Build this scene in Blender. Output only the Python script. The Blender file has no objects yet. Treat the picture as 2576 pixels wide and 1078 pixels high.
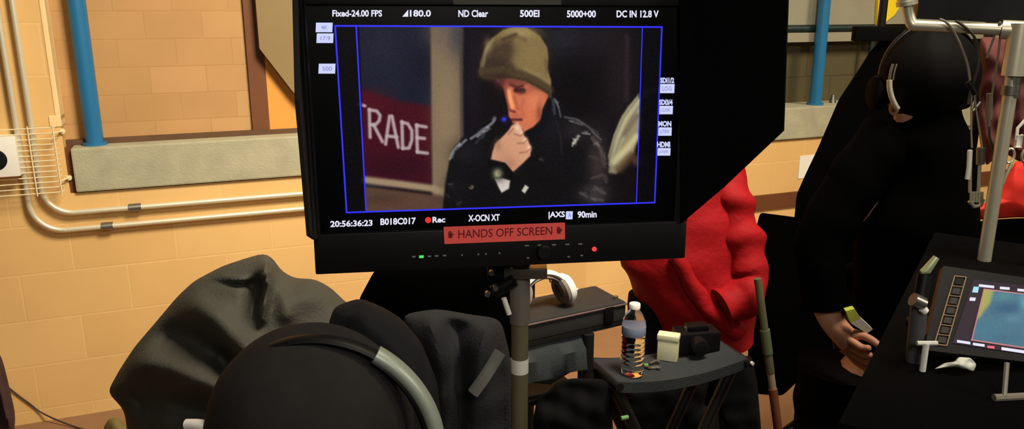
import bpy, bmesh, math, random
import numpy as np
from mathutils import Vector, Matrix

random.seed(4)
rng = np.random.default_rng(4)
SC = bpy.context.scene
COL = SC.collection

# ------------------------------------------------------------------ camera, world, light, exposure
FPX, PITCH, CAM_H = 2009.0, math.radians(14.5), 1.8
cam_d = bpy.data.cameras.new('camera')
cam = bpy.data.objects.new('camera', cam_d); COL.objects.link(cam)
cam.location = (0, 0, CAM_H)
cam.rotation_euler = (math.pi/2 - PITCH, 0, 0)
cam_d.sensor_width = 36.0; cam_d.sensor_fit = 'HORIZONTAL'
cam_d.lens = 36.0*FPX/2576.0
cam_d.clip_start = 0.02
SC.camera = cam

world = bpy.data.worlds.new('world'); SC.world = world
world.use_nodes = True
world.node_tree.nodes['Background'].inputs[0].default_value = (1.0, 0.86, 0.66, 1)
world.node_tree.nodes['Background'].inputs[1].default_value = 0.035

def area(name, loc, target, size, energy, color, size_y=None, spread=180):
    d = bpy.data.lights.new(name, 'AREA'); o = bpy.data.objects.new(name, d); COL.objects.link(o)
    d.energy = energy; d.color = color; d.shape = 'RECTANGLE'; d.size = size; d.size_y = size_y or size; d.spread = math.radians(spread)
    o.location = loc
    o.rotation_euler = (Vector(target)-Vector(loc)).to_track_quat('-Z', 'Y').to_euler()
    return o
area('wall_flood', (1.0, 1.2, 4.2), (-0.5, 3.6, 1.3), 1.1, 106, (1.0, 0.87, 0.69), spread=100)
area('hall_flood', (4.4, 2.6, 4.2), (3.2, 4.8, 1.0), 1.0, 62, (1.0, 0.85, 0.64), spread=110)
area('side_lamp', (3.4, -0.4, 3.2), (0.6, 1.9, 1.0), 0.7, 42, (1.0, 0.92, 0.78))
area('rear_lamp', (0.35, -0.7, 2.5), (0.1, 1.6, 1.2), 0.5, 16, (1.0, 0.95, 0.86))

SC.view_settings.view_transform = 'Standard'
SC.view_settings.look = 'None'
SC.view_settings.exposure = 0.0
SC.view_settings.gamma = 1.0
SC.view_settings.use_curve_mapping = False

# ------------------------------------------------------------------ helpers
def lin(c):
    c = np.asarray(c, float)/255.0
    return np.where(c <= 0.04045, c/12.92, ((c+0.055)/1.055)**2.4)

def mat(name, rgb, rough=0.7, metal=0.0, emit=None, estr=1.0, noise=0.0, nscale=20.0, bump=0.0, bscale=60.0, spec=0.5, alpha=1.0, trans=0.0, ior=1.45):
    m = bpy.data.materials.new(name); m.use_nodes = True
    nt = m.node_tree; b = nt.nodes['Principled BSDF']
    c = (*lin(rgb), 1)
    b.inputs['Base Color'].default_value = c
    b.inputs['Roughness'].default_value = rough
    b.inputs['Metallic'].default_value = metal
    b.inputs['Specular IOR Level'].default_value = spec
    b.inputs['Transmission Weight'].default_value = trans
    b.inputs['IOR'].default_value = ior
    if emit is not None:
        b.inputs['Emission Color'].default_value = (*lin(emit), 1)
        b.inputs['Emission Strength'].default_value = estr
    if noise or bump:
        tc = nt.nodes.new('ShaderNodeTexCoord')
    if noise:
        n = nt.nodes.new('ShaderNodeTexNoise'); n.inputs['Scale'].default_value = nscale; n.inputs['Detail'].default_value = 5
        mx = nt.nodes.new('ShaderNodeMix'); mx.data_type = 'RGBA'
        mx.inputs['A'].default_value = (*[max(0, v*(1-noise)) for v in c[:3]], 1)
        mx.inputs['B'].default_value = (*[min(1, v*(1+noise)) for v in c[:3]], 1)
        nt.links.new(tc.outputs['Object'], n.inputs['Vector'])
        nt.links.new(n.outputs['Fac'], mx.inputs['Factor'])
        nt.links.new(mx.outputs['Result'], b.inputs['Base Color'])
    if bump:
        n2 = nt.nodes.new('ShaderNodeTexNoise'); n2.inputs['Scale'].default_value = bscale; n2.inputs['Detail'].default_value = 6
        bp = nt.nodes.new('ShaderNodeBump'); bp.inputs['Strength'].default_value = bump; bp.inputs['Distance'].default_value = 0.01
        nt.links.new(tc.outputs['Object'], n2.inputs['Vector'])
        nt.links.new(n2.outputs['Fac'], bp.inputs['Height'])
        nt.links.new(bp.outputs['Normal'], b.inputs['Normal'])
    return m

def glow(name, rgb, s=1.0):
    return mat(name, (4, 4, 5), 0.4, emit=rgb, estr=s, spec=0.2)

def block_mat(name, rgb, mortar, bw, bh, off=(0, 0), bumpd=0.5, noise=0.12, msize=0.006, rgb2=None):
    m = bpy.data.materials.new(name); m.use_nodes = True
    nt = m.node_tree; b = nt.nodes['Principled BSDF']; b.inputs['Roughness'].default_value = 0.75
    b.inputs['Specular IOR Level'].default_value = 0.25
    tc = nt.nodes.new('ShaderNodeTexCoord'); sx = nt.nodes.new('ShaderNodeSeparateXYZ'); cx = nt.nodes.new('ShaderNodeCombineXYZ')
    nt.links.new(tc.outputs['Object'], sx.inputs[0])
    ax = nt.nodes.new('ShaderNodeMath'); ax.operation = 'ADD'; ax.inputs[1].default_value = off[0]+50*bw
    az = nt.nodes.new('ShaderNodeMath'); az.operation = 'ADD'; az.inputs[1].default_value = off[1]+50*bh
    nt.links.new(sx.outputs['X'], ax.inputs[0]); nt.links.new(sx.outputs['Z'], az.inputs[0])
    nt.links.new(ax.outputs[0], cx.inputs['X']); nt.links.new(az.outputs[0], cx.inputs['Y'])
    br = nt.nodes.new('ShaderNodeTexBrick'); br.inputs['Scale'].default_value = 1.0
    br.inputs['Brick Width'].default_value = bw; br.inputs['Row Height'].default_value = bh
    br.inputs['Mortar Size'].default_value = msize; br.inputs['Mortar Smooth'].default_value = 0.6
    c1 = lin(rgb); c2 = lin(rgb2) if rgb2 is not None else c1*0.93
    br.inputs['Color1'].default_value = (*c1, 1); br.inputs['Color2'].default_value = (*c2, 1)
    br.inputs['Mortar'].default_value = (*lin(mortar), 1)
    nt.links.new(cx.outputs[0], br.inputs['Vector'])
    n = nt.nodes.new('ShaderNodeTexNoise'); n.inputs['Scale'].default_value = 3.0; n.inputs['Detail'].default_value = 6
    nt.links.new(tc.outputs['Object'], n.inputs['Vector'])
    mp = nt.nodes.new('ShaderNodeMapRange'); mp.inputs['To Min'].default_value = 1-noise; mp.inputs['To Max'].default_value = 1+noise
    nt.links.new(n.outputs['Fac'], mp.inputs['Value'])
    mx = nt.nodes.new('ShaderNodeVectorMath'); mx.operation = 'SCALE'
    nt.links.new(br.outputs['Color'], mx.inputs[0]); nt.links.new(mp.outputs[0], mx.inputs['Scale'])
    nt.links.new(mx.outputs[0], b.inputs['Base Color'])
    n2 = nt.nodes.new('ShaderNodeTexNoise'); n2.inputs['Scale'].default_value = 90.0; n2.inputs['Detail'].default_value = 4
    nt.links.new(tc.outputs['Object'], n2.inputs['Vector'])
    ad = nt.nodes.new('ShaderNodeMath'); ad.operation = 'MULTIPLY_ADD'; ad.inputs[1].default_value = -1.0
    sc = nt.nodes.new('ShaderNodeMath'); sc.operation = 'MULTIPLY'; sc.inputs[1].default_value = 0.25
    nt.links.new(n2.outputs['Fac'], sc.inputs[0])
    nt.links.new(br.outputs['Fac'], ad.inputs[0]); nt.links.new(sc.outputs[0], ad.inputs[2])
    bp = nt.nodes.new('ShaderNodeBump'); bp.inputs['Strength'].default_value = bumpd; bp.inputs['Distance'].default_value = 0.004
    nt.links.new(ad.outputs[0], bp.inputs['Height']); nt.links.new(bp.outputs['Normal'], b.inputs['Normal'])
    return m

RIGHT = Vector((1, 0, 0)); FWD = Vector((0, math.cos(PITCH), -math.sin(PITCH))); UP = Vector((0, math.sin(PITCH), math.cos(PITCH)))
CAMP = Vector((0, 0, CAM_H))
def ray(x, y):
    return RIGHT*((x-1288)/FPX) + FWD - UP*((y-539)/FPX)
def at(x, y, Y):
    d = ray(x, y); return CAMP + d*(Y/d.y)
WA = math.radians(22)
WU = Vector((math.cos(WA), math.sin(WA), 0)); WN = Vector((math.sin(WA), -math.cos(WA), 0))   # along wall, out of wall
def wuz(x, y, n=0.0):
    d = ray(x, y); t = (3.8-n)/(-d.dot(WN)); p = CAMP+d*t
    return p.dot(WU), p.z
def wp(u, z, n=0.0):
    return WU*u + WN*(n-3.8) + Vector((0, 0, z))

def bm_new(): return bmesh.new()
def finish(bm, smooth=True):
    bmesh.ops.recalc_face_normals(bm, faces=bm.faces)
    for f in bm.faces: f.smooth = smooth
    return bm
def add_box(bm, lo, hi, M=None, bev=0.0):
    lo, hi = Vector(lo), Vector(hi)
    r = bmesh.ops.create_cube(bm, size=1.0)
    vs = r['verts']
    for v in vs:
        v.co = Vector(((lo.x+hi.x)/2+v.co.x*(hi.x-lo.x), (lo.y+hi.y)/2+v.co.y*(hi.y-lo.y), (lo.z+hi.z)/2+v.co.z*(hi.z-lo.z)))
    if bev > 0:
        es = list({e for v in vs for e in v.link_edges})
        rb = bmesh.ops.bevel(bm, geom=es, offset=bev, segments=2, profile=0.6, affect='EDGES', clamp_overlap=True)
        vs = list({v for f in rb['faces'] for v in f.verts} | {v for v in vs if v.is_valid})
    if M is not None:
        for v in vs: v.co = M @ v.co
    return vs
def add_tube(bm, pts, r, seg=14, cap=True, flat=None):
    pts = [Vector(p) for p in pts]; n = len(pts)
    rs = [r]*n if not hasattr(r, '__len__') else list(r)
    t0 = (pts[1]-pts[0]).normalized()
    nrm = t0.orthogonal().normalized()
    if flat is not None:
        nrm = (Vector(flat[0]) - t0*Vector(flat[0]).dot(t0)).normalized()
    rings = []; prev = t0
    for i, p in enumerate(pts):
        t = (pts[min(i+1, n-1)]-pts[max(i-1, 0)]).normalized()
        nrm = prev.rotation_difference(t) @ nrm; prev = t
        nrm = (nrm - t*nrm.dot(t)).normalized()
        bi = t.cross(nrm)
        a, b = (rs[i], rs[i]) if flat is None else (rs[i], rs[i]*flat[1])
        rings.append([bm.verts.new(p + nrm*(a*math.cos(2*math.pi*k/seg)) + bi*(b*math.sin(2*math.pi*k/seg))) for k in range(seg)])
    for i in range(n-1):
        for k in range(seg):
            bm.faces.new((rings[i][k], rings[i][(k+1) % seg], rings[i+1][(k+1) % seg], rings[i+1][k]))
    if cap:
        bm.faces.new(rings[0][::-1]); bm.faces.new(rings[-1])
    return rings
def smooth_path(pts, it=3):
    pts = [Vector(p) for p in pts]
    for _ in range(it):
        q = [pts[0]]
        for a, b in zip(pts[:-1], pts[1:]):
            q += [a*0.75+b*0.25, a*0.25+b*0.75]
        q.append(pts[-1]); pts = q
    return pts
def add_lathe(bm, prof, seg=32, M=None):
    rings = []
    for r, z in prof:
        ring = []
        for k in range(seg):
            c = Vector((r*math.cos(2*math.pi*k/seg), r*math.sin(2*math.pi*k/seg), z))
            ring.append(bm.verts.new(M @ c if M is not None else c))
        rings.append(ring)
    for i in range(len(rings)-1):
        for k in range(seg):
            bm.faces.new((rings[i][k], rings[i][(k+1) % seg], rings[i+1][(k+1) % seg], rings[i+1][k]))
    bm.faces.new(rings[0][::-1]); bm.faces.new(rings[-1])
def add_prism(bm, pts, vec):
    a = [bm.verts.new(Vector(p)) for p in pts]; vec = Vector(vec)
    b = [bm.verts.new(Vector(p)+vec) for p in pts]
    bm.faces.new(a); bm.faces.new(b[::-1])
    n = len(a)
    for i in range(n):
        bm.faces.new((a[i], b[i], b[(i+1) % n], a[(i+1) % n]))
def add_loft(bm, rings, cap=True):
    R = [[bm.verts.new(Vector(p)) for p in r] for r in rings]
    s = len(R[0])
    for i in range(len(R)-1):
        for k in range(s):
            bm.faces.new((R[i][k], R[i][(k+1) % s], R[i+1][(k+1) % s], R[i+1][k]))
    if cap:
        bm.faces.new(R[0][::-1]); bm.faces.new(R[-1])
def world_loc(o):
    v = Vector((0, 0, 0))
    while o is not None:
        v = v + o.location; o = o.parent
    return v
def obj(name, bm, m, parent=None, smooth=True, local=False, origin=None):
    finish(bm, smooth)
    me = bpy.data.meshes.new(name)
    if not local:
        if parent is not None: off = world_loc(parent)
        elif origin is not None: off = Vector(origin)
        else:
            xs = [v.co for v in bm.verts]
            off = Vector(((min(c.x for c in xs)+max(c.x for c in xs))/2, (min(c.y for c in xs)+max(c.y for c in xs))/2, min(c.z for c in xs)))
        for v in bm.verts: v.co -= off
    bm.to_mesh(me); bm.free()
    o = bpy.data.objects.new(name, me); COL.objects.link(o)
    if m is not None: me.materials.append(m)
    if parent is not None: o.parent = parent
    elif not local: o.location = off
    if smooth:
        try: me.set_sharp_from_angle(angle=math.radians(40))
        except Exception: pass
    return o
def tag(o, label=None, cat=None, group=None, kind=None):
    if label: o['label'] = label
    if cat: o['category'] = cat
    if group: o['group'] = group
    if kind: o['kind'] = kind
    return o
def thing(name, loc, label, cat, group=None):
    o = bpy.data.objects.new(name, None); COL.objects.link(o); o.location = loc
    return tag(o, label, cat, group)
def struct(name, bm, m, label=None, smooth=False, **k):
    o = obj(name, bm, m, smooth=smooth, **k)
    return tag(o, label, None, None, 'structure')
def polydist(P, poly):
    """signed distance (positive inside) from points P (N,2) to a closed polygon"""
    poly = np.asarray(poly, float); d = np.full(len(P), 1e9); ins = np.zeros(len(P), bool)
    for a, b in zip(poly, np.roll(poly, -1, 0)):
        e = b-a; w = P-a
        t = np.clip((w@e)/max(e@e, 1e-9), 0, 1)
        d = np.minimum(d, np.hypot(*(w-t[:, None]*e).T))
        c = ((a[1] > P[:, 1]) != (b[1] > P[:, 1]))
        with np.errstate(divide='ignore', invalid='ignore'):
            xi = (b[0]-a[0])*(P[:, 1]-a[1])/(b[1]-a[1]+1e-12)+a[0]
        ins ^= c & (P[:, 0] < xi)
    return np.where(ins, d, -d)
def linedist(P, line):
    line = np.asarray(line, float); d = np.full(len(P), 1e9)
    for a, b in zip(line[:-1], line[1:]):
        e = b-a; w = P-a; t = np.clip((w@e)/max(e@e, 1e-9), 0, 1)
        d = np.minimum(d, np.hypot(*(w-t[:, None]*e).T))
    return d
def sst(x): x = np.clip(x, 0, 1); return x*x*(3-2*x)

def inflate(outline, center, Y, depth, folds=(), seg=220, rings=64, wob=0.0, wscale=40.0, back=0.8, pow_=0.5, floor_clip=True):
    """a thick cloth-covered body: outline on the plane at distance Y (photo pixel directions), bulging to both sides, with folds
    folds: (polyline, height in m, width) raised (or sunk) ridges of the front surface"""
    o = np.asarray(outline, float)
    L = np.r_[0, np.cumsum(np.hypot(*np.diff(np.r_[o, o[:1]], axis=0).T))]
    s = np.linspace(0, L[-1], seg, endpoint=False)
    oc = np.r_[o, o[:1]]
    ring = np.c_[np.interp(s, L, oc[:, 0]), np.interp(s, L, oc[:, 1])]
    for _ in range(2):
        ring = 0.5*ring+0.25*np.roll(ring, 1, 0)+0.25*np.roll(ring, -1, 0)
    c = np.asarray(center, float)
    ts = np.sin(np.linspace(0, math.pi/2, rings+1))[1:]
    P = np.concatenate([c[None]] + [c+(ring-c)*t for t in ts]); T = np.r_[0, np.repeat(ts, seg)]
    bulge = (1-T**2)**pow_*depth
    fold = np.zeros(len(P))
    for line, h, w in folds:
        fold += h*np.exp(-(linedist(P, line)/w)**2)
    if wob:
        ph = rng.uniform(0, 6.28, 6)
        for k in range(6):
            an = rng.uniform(0, 3.14); fr = (0.6+0.5*k)/wscale
            fold += wob/(1+0.5*k)*np.sin((P[:, 0]*math.cos(an)+P[:, 1]*math.sin(an))*fr+ph[k])
    fold *= np.clip((1-T)*6, 0, 1)
    base = [at(x, y, Y) for x, y in P]
    dirs = [Vector((b.x, b.y, b.z-CAM_H)).normalized() for b in base]
    bm = bmesh.new()
    front = []
    for b, dr, h, fo in zip(base, dirs, bulge, fold):
        p = b - dr*(h+fo)
        if floor_clip: p.z = max(p.z, 0.0)
        front.append(bm.verts.new(p))
    backv = [None]*len(P)
    nin = len(P)-seg
    for i in range(nin):
        p = base[i] + dirs[i]*bulge[i]*back
        if floor_clip: p.z = max(p.z, 0.0)
        backv[i] = bm.verts.new(p)
    for i in range(nin, len(P)): backv[i] = front[i]
    for V, flip in ((front, False), (backv, True)):
        for k in range(seg):
            a, b2 = 1+k, 1+(k+1) % seg
            f = (V[0], V[a], V[b2])
            bm.faces.new(f[::-1] if flip else f)
            for r in range(rings-1):
                q = (V[1+r*seg+k], V[1+(r+1)*seg+k], V[1+(r+1)*seg+(k+1) % seg], V[1+r*seg+(k+1) % seg])
                try: bm.faces.new(q[::-1] if flip else q)
                except ValueError: pass
    return bm

def skin_body(name, nodes, edges, m, parent, sub=2, root='pelvis'):
    """one continuous body from a joint skeleton: nodes name -> (co, rx, ry)"""
    off = world_loc(parent); me = bpy.data.meshes.new(name)
    keys = list(nodes); idx = {k: i for i, k in enumerate(keys)}
    me.from_pydata([tuple(Vector(nodes[k][0])-off) for k in keys], [(idx[a], idx[b]) for a, b in edges], [])
    o = bpy.data.objects.new(name, me); COL.objects.link(o); o.parent = parent
    md = o.modifiers.new('skin', 'SKIN')
    sv = me.skin_vertices[0].data if me.skin_vertices else None
    if sv is None:
        bpy.context.view_layer.objects.active = o
        bpy.ops.mesh.customdata_skin_add(); sv = me.skin_vertices[0].data
    for k in keys:
        n = nodes[k]; sv[idx[k]].radius = (n[1], n[2] if len(n) > 2 else n[1]); sv[idx[k]].use_root = (k == root)
    md.use_smooth_shade = True
    s = o.modifiers.new('sub', 'SUBSURF'); s.levels = sub; s.render_levels = sub
    me.materials.append(m)
    return o

# ------------------------------------------------------------------ materials
M = {}
M['block'] = block_mat('painted_block', (222, 182, 118), (222, 183, 119), 0.42, 0.21, (0.11, -0.06), bumpd=0.22, noise=0.10, msize=0.005, rgb2=(216, 174, 110))
M['brick'] = block_mat('recess_block', (188, 146, 96), (178, 136, 86), 0.235, 0.119, (0.03, 0.0), noise=0.16, rgb2=(179, 138, 88), bumpd=0.2, msize=0.004)
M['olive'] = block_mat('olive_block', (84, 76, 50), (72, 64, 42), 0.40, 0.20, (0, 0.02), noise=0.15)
M['concrete'] = mat('concrete', (164, 160, 132), 0.85, noise=0.28, nscale=9, bump=0.25, bscale=120)
M['conc_light'] = mat('concrete_light', (142, 138, 116), 0.85, noise=0.12, nscale=6)
M['shade_grey'] = mat('column_shade_grey', (132, 112, 74), 0.85, noise=0.08, nscale=6)
M['orange'] = mat('orange_column', (214, 146, 62), 0.7, noise=0.08, nscale=4)
M['brown_trim_and_shade'] = mat('brown_trim_and_shade', (104, 60, 28), 0.6, noise=0.15, nscale=6)
M['green_rail'] = mat('green_rail', (20, 38, 34), 0.5)
M['floor'] = mat('floor_concrete', (142, 106, 76), 0.6, noise=0.25, nscale=5, bump=0.1)
M['blue'] = mat('blue_paint', (40, 108, 152), 0.3, noise=0.12, nscale=12)
M['conduit'] = mat('conduit_steel', (222, 214, 184), 0.3, metal=0.35)
M['wire'] = mat('guard_wire', (232, 218, 176), 0.45, metal=0.1)
M['white'] = mat('white_plastic', (235, 232, 220), 0.4)
M['dark'] = mat('dark_plastic', (16, 15, 15), 0.45, spec=0.3)
M['black'] = mat('black_plastic', (9, 9, 9), 0.5, spec=0.25)
M['cartblack'] = mat('cart_black', (5, 5, 5), 0.9, spec=0.06)
M['hood'] = mat('hood_fabric', (7, 7, 7), 0.9, spec=0.08, bump=0.2, bscale=200)
M['hood_rib'] = mat('hood_panel', (30, 26, 20), 0.75, spec=0.2, noise=0.3, nscale=30)
M['steel'] = mat('steel', (140, 136, 126), 0.35, metal=0.85, noise=0.1)
M['olive_tube'] = mat('olive_tube', (112, 110, 80), 0.42, metal=0.2, noise=0.2, nscale=14)
M['tape'] = mat('white_tape', (232, 228, 214), 0.7)
M['tarp'] = mat('tarp_cloth', (64, 63, 55), 0.72, noise=0.28, nscale=7, bump=0.25, bscale=160, spec=0.3)
M['tarp2'] = mat('charcoal_cloth', (42, 43, 45), 0.85, noise=0.25, nscale=8, bump=0.25, bscale=170, spec=0.2)
M['soft_black'] = mat('soft_black_cloth', (14, 14, 14), 0.85, noise=0.5, nscale=18, spec=0.1)
M['blackcloth'] = mat('black_cloth', (3, 3, 3), 0.95, spec=0.02)
M['greystrip'] = mat('grey_strip', (136, 136, 128), 0.8)
M['beanie'] = mat('dark_knit', (33, 31, 30), 0.9, noise=0.3, nscale=24, bump=0.12, bscale=500, spec=0.15)
M['hair'] = mat('dark_hair', (14, 11, 9), 0.6, noise=0.3, nscale=60)
M['skin'] = mat('skin', (196, 140, 110), 0.55)
M['band'] = mat('lit_band_grey', (146, 154, 140), 0.4, metal=0.3)
M['red'] = mat('red_jacket', (140, 10, 16), 0.7, noise=0.22, nscale=5, bump=0.3, bscale=40, spec=0.2)
M['redbag'] = mat('red_fabric', (206, 34, 18), 0.75, noise=0.15, nscale=8)
M['trousers'] = mat('black_trousers', (8, 8, 10), 0.9, spec=0.1)
M['canvas'] = mat('charcoal_canvas', (38, 43, 46), 0.85, noise=0.2, nscale=15, bump=0.2, bscale=200)
M['case'] = mat('black_case', (34, 34, 34), 0.7, noise=0.2, nscale=12)
M['frame'] = mat('chair_frame', (16, 15, 14), 0.5)
M['olive_post'] = mat('olive_post', (92, 90, 66), 0.5, metal=0.2, noise=0.2)
M['green_tape'] = mat('green_tape', (74, 84, 60), 0.7)
M['hp_white'] = mat('white_gloss', (226, 228, 220), 0.3)
M['hp_grey'] = mat('grey_pad', (120, 108, 98), 0.7)
M['cream'] = mat('cream_card', (216, 214, 178), 0.7)
M['pipe'] = mat('bright_pipe', (206, 200, 176), 0.36, metal=0.55, noise=0.12, nscale=20)
M['yellow'] = mat('yellow_panel', (236, 206, 26), 0.6)
M['maroon'] = mat('maroon_fabric', (70, 38, 40), 0.8, noise=0.3)
M['brownbag'] = mat('brown_leather', (112, 62, 38), 0.6, noise=0.25, nscale=14)
M['wirecable'] = mat('grey_cable', (126, 120, 104), 0.4)
M['cable_dark'] = mat('dark_cable', (60, 50, 42), 0.5)
M['paper'] = mat('pale_paper', (214, 214, 200), 0.8)
M['limepaper'] = mat('lime_paper', (186, 196, 70), 0.7)
M['bottle'] = mat('clear_plastic', (235, 240, 240), 0.06, trans=1.0, ior=1.2)
M['water'] = mat('bottle_label', (120, 132, 156), 0.45)
M['tape_red'] = mat('red_label', (246, 92, 86), 0.6, noise=0.05)
M['tape_txt'] = mat('label_ink', (110, 16, 20), 0.7)
M['screen_black'] = mat('screen_glass', (3, 3, 4), 0.35, spec=0.15)
M['txt'] = glow('readout_white', (232, 232, 252), 1.0)
M['chip'] = glow('readout_chip', (206, 212, 255), 1.0)
M['chiptxt'] = glow('chip_lettering', (140, 144, 205), 1.0)
M['blue_line'] = glow('frame_line_blue', (52, 52, 250), 1.0)
M['rec_red'] = glow('record_red', (236, 50, 50), 1.0)
M['led_green'] = glow('green_led', (70, 235, 110), 1.0)
M['led_red'] = glow('red_led', (255, 70, 60), 1.0)
M['mark'] = mat('button_marking', (118, 116, 118), 0.6)

# ------------------------------------------------------------------ the setting
def wbox(bm, u0, u1, z0, z1, n0, n1, bev=0.0):
    add_box(bm, (u0, -n1, z0), (u1, -n0, z1), None, bev)
def wobj(name, bm, m, **k):
    """object in the wall's own axes: x along it, y into it, z up"""
    o = obj(name, bm, m, local=True, **k)
    o.matrix_world = Matrix.Translation(wp(0, 0, 0)) @ Matrix.Rotation(WA, 4, 'Z')
    return o
def wstruct(name, bm, m):
    o = wobj(name, bm, m, smooth=False); return tag(o, None, None, None, 'structure')
LZ0, LZ1 = 1.03, 1.225
b = bm_new(); wbox(b, -5.0, 9.0, 0, LZ0, -0.5, 0.0)
wstruct('wall_back', b, M['block'])
b = bm_new(); wbox(b, -5.0, -0.505, LZ0, 3.6, -0.5, 0.0); wstruct('wall_pier', b, M['block'])
b = bm_new(); wbox(b, -0.505, 0.345, LZ1, 3.6, -0.5, -0.11); wstruct('wall_recess', b, M['brick'])
b = bm_new(); wbox(b, 0.345, 2.7, LZ1, 3.6, -0.5, -0.09); wstruct('wall_column', b, M['orange'])
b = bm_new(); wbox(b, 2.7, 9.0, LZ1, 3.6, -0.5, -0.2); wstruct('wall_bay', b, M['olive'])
b = bm_new(); wbox(b, -0.505, -0.482, LZ0, LZ1, -0.5, -0.01); wstruct('wall_joint', b, M['brown_trim_and_shade'])
b = bm_new(); wbox(b, -0.48, 9.0, LZ0+0.006, LZ1, -0.5, 0.02, 0.008); wstruct('trim_1', b, M['concrete'])
b = bm_new(); wbox(b, 0.268, 0.345, LZ1, 3.6, -0.2, -0.09); wstruct('shade_strip', b, M['brown_trim_and_shade'])  # dark strip stands in for the shade beside the column
b = bm_new(); wbox(b, -0.505, 2.7, LZ1, LZ1+0.022, -0.2, -0.075); wstruct('ledge_shade', b, mat('ledge_shade_brown', (92, 66, 44), 0.9, noise=0.4, nscale=8))  # dark brown strip paints the shade along the back of the ledge
b = bm_new(); wbox(b, -0.52, -0.5, 1.34, 3.6, -0.2, 0.004, 0.004); wbox(b, -0.545, -0.5, 1.318, 1.365, -0.2, 0.005, 0.004); wstruct('lit_corner', b, mat('lit_worn_corner', (244, 206, 146), 0.7, noise=0.2, nscale=9))  # cream strip paints the lit reveal onto the chipped pier corner
# grey slab shaped and coloured as the diagonal shade across the column
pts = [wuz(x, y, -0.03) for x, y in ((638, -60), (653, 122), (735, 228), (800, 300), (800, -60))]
b = bm_new(); add_prism(b, [Vector((u, 0.03, z)) for u, z in pts], (0, 0.07, 0)); wstruct('column_shade', b, M['shade_grey'])
b = bm_new(); wbox(b, 2.7, 9.0, 1.70, 3.6, -0.2, -0.12); wstruct('wall_upper', b, M['conc_light'])
b = bm_new(); wbox(b, 2.7, 9.0, 1.60, 1.655, -0.2, -0.10); wstruct('trim_4', b, M['conc_light'])
b = bm_new(); wbox(b, 2.6, 9.0, 0.615, 0.705, 0.0, 0.018); wstruct('trim_5', b, M['brown_trim_and_shade'])
b = bm_new(); add_box(b, (-7, -4, -0.1), (9, 9, 0)); struct('floor', b, M['floor'])

# dark green rail in the bay
b = bm_new(); add_tube(b, [(2.7, 0.119, 1.677), (4.05, 0.119, 1.677)], 0.021)
o = wobj('guard_rail', b, M['green_rail']); tag(o, 'dark green horizontal rail across the olive bay on the ledge', 'rail')
for u in (2.75, 4.03):
    b = bm_new(); add_tube(b, [(u, 0.119, 1.226), (u, 0.119, 1.665)], 0.016)
    q = obj('rail_post', b, M['green_rail'], local=True); q.parent = o

# conduits
def conduit(path, label, straps, r=0.0115):
    b = bm_new(); add_tube(b, path, r, 16)
    o = wobj('conduit_pipe', b, M['conduit']); tag(o, label, 'pipe', 'steel conduits on the block wall')
    for s0, s1 in straps:
        b = bm_new(); add_tube(b, [s0, s1], r*1.55, 16)
        c = obj('coupling', b, M['steel'], local=True); c.parent = o
    return o
def elbow(u, z, r, n):
    return [Vector((u+r-r*math.cos(t), n, z+r-r*math.sin(t))) for t in np.linspace(0, math.pi/2, 14)]
NC = -0.03
conduit([Vector((-0.612, NC, 3.2))]+elbow(-0.606, 0.953, 0.115, NC)+[Vector((2.3, NC, 0.953))],
        'upper steel conduit bending from vertical to run under the ledge', [((-0.285, NC, 0.953), (-0.235, NC, 0.953)), ((0.6, NC, 0.953), (0.65, NC, 0.953))])
conduit([Vector((-0.672, NC, 3.2))]+elbow(-0.658, 0.880, 0.125, NC)+[Vector((2.3, NC, 0.880))],
        'lower steel conduit bending closest to the seated viewers below', [((-0.40, NC, 0.880), (-0.355, NC, 0.880))])
b = bm_new()
add_box(b, (2.30, -0.06, 0.84), (2.44, 0.0, 0.99), None, 0.006)
o = wobj('junction_box', b, M['steel']); tag(o, 'steel junction box where both conduits end behind the large monitor', 'junction box')

# wire guard with a white wall unit behind it
g = thing('wire_guard', wp(-0.72, 1.05, 0.06), 'cream wire cage guard over the conduits right of the white wall unit', 'guard')
wires = bm_new()
GU0, GU1, GZ0, GZ1, GN = -0.95, -0.525, 1.055, 1.325, 0.075
nh = 13
for k in range(nh):
    z = GZ0+(GZ1-GZ0)*k/(nh-1)
    add_tube(wires, [wp(GU0, z, GN), wp(GU1, z, GN), wp(GU1+0.006, z, GN-0.03)], 0.0024, 8)
for u in (-0.93, -0.83, -0.615, GU1):
    add_tube(wires, [wp(u, GZ0-0.01, GN+0.004), wp(u, GZ1+0.01, GN+0.004)], 0.003, 8)
obj('guard_mesh', wires, M['wire'], g)
for z in (1.10, 1.30):
    b = bm_new(); add_tube(b, [wp(GU1, z, GN), wp(GU1+0.012, z, 0.03), wp(GU1+0.03, z, 0.003)], 0.004, 8)
    add_tube(b, [wp(GU1+0.025, z, 0.0), wp(GU1+0.025, z, 0.012)], 0.011, 12)
    obj('mounting_tab', b, M['wire'], g)
w = thing('wall_unit', wp(-0.79, 1.11, 0), 'white square wall unit with a dark round opening beside the wire cage', 'wall unit')
b = bm_new(); u0, zt = wuz(47, 343, 0.1); u1, zb = wuz(52, 443, 0.1)
R = [wp(u, z, n) for u, z, n in ((0, 0, 0),)]
MW = Matrix.Translation(wp(0, 0, 0)) @ Matrix.Rotation(WA, 4, 'Z')
add_box(b, (u1-0.2, -0.1, zb), (u1, 0, zt), MW, 0.006); obj('housing', b, M['white'], w)
cu, cz = wuz(-12, 402, 0.1)
b = bm_new(); add_lathe(b, [(0.042, 0), (0.042, 0.004), (0.03, 0.006)], 28, MW @ Matrix.Translation((cu, -0.1, cz)) @ Matrix.Rotation(math.pi/2, 4, 'X'))
obj('round_grille', b, M['dark'], w)

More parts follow.
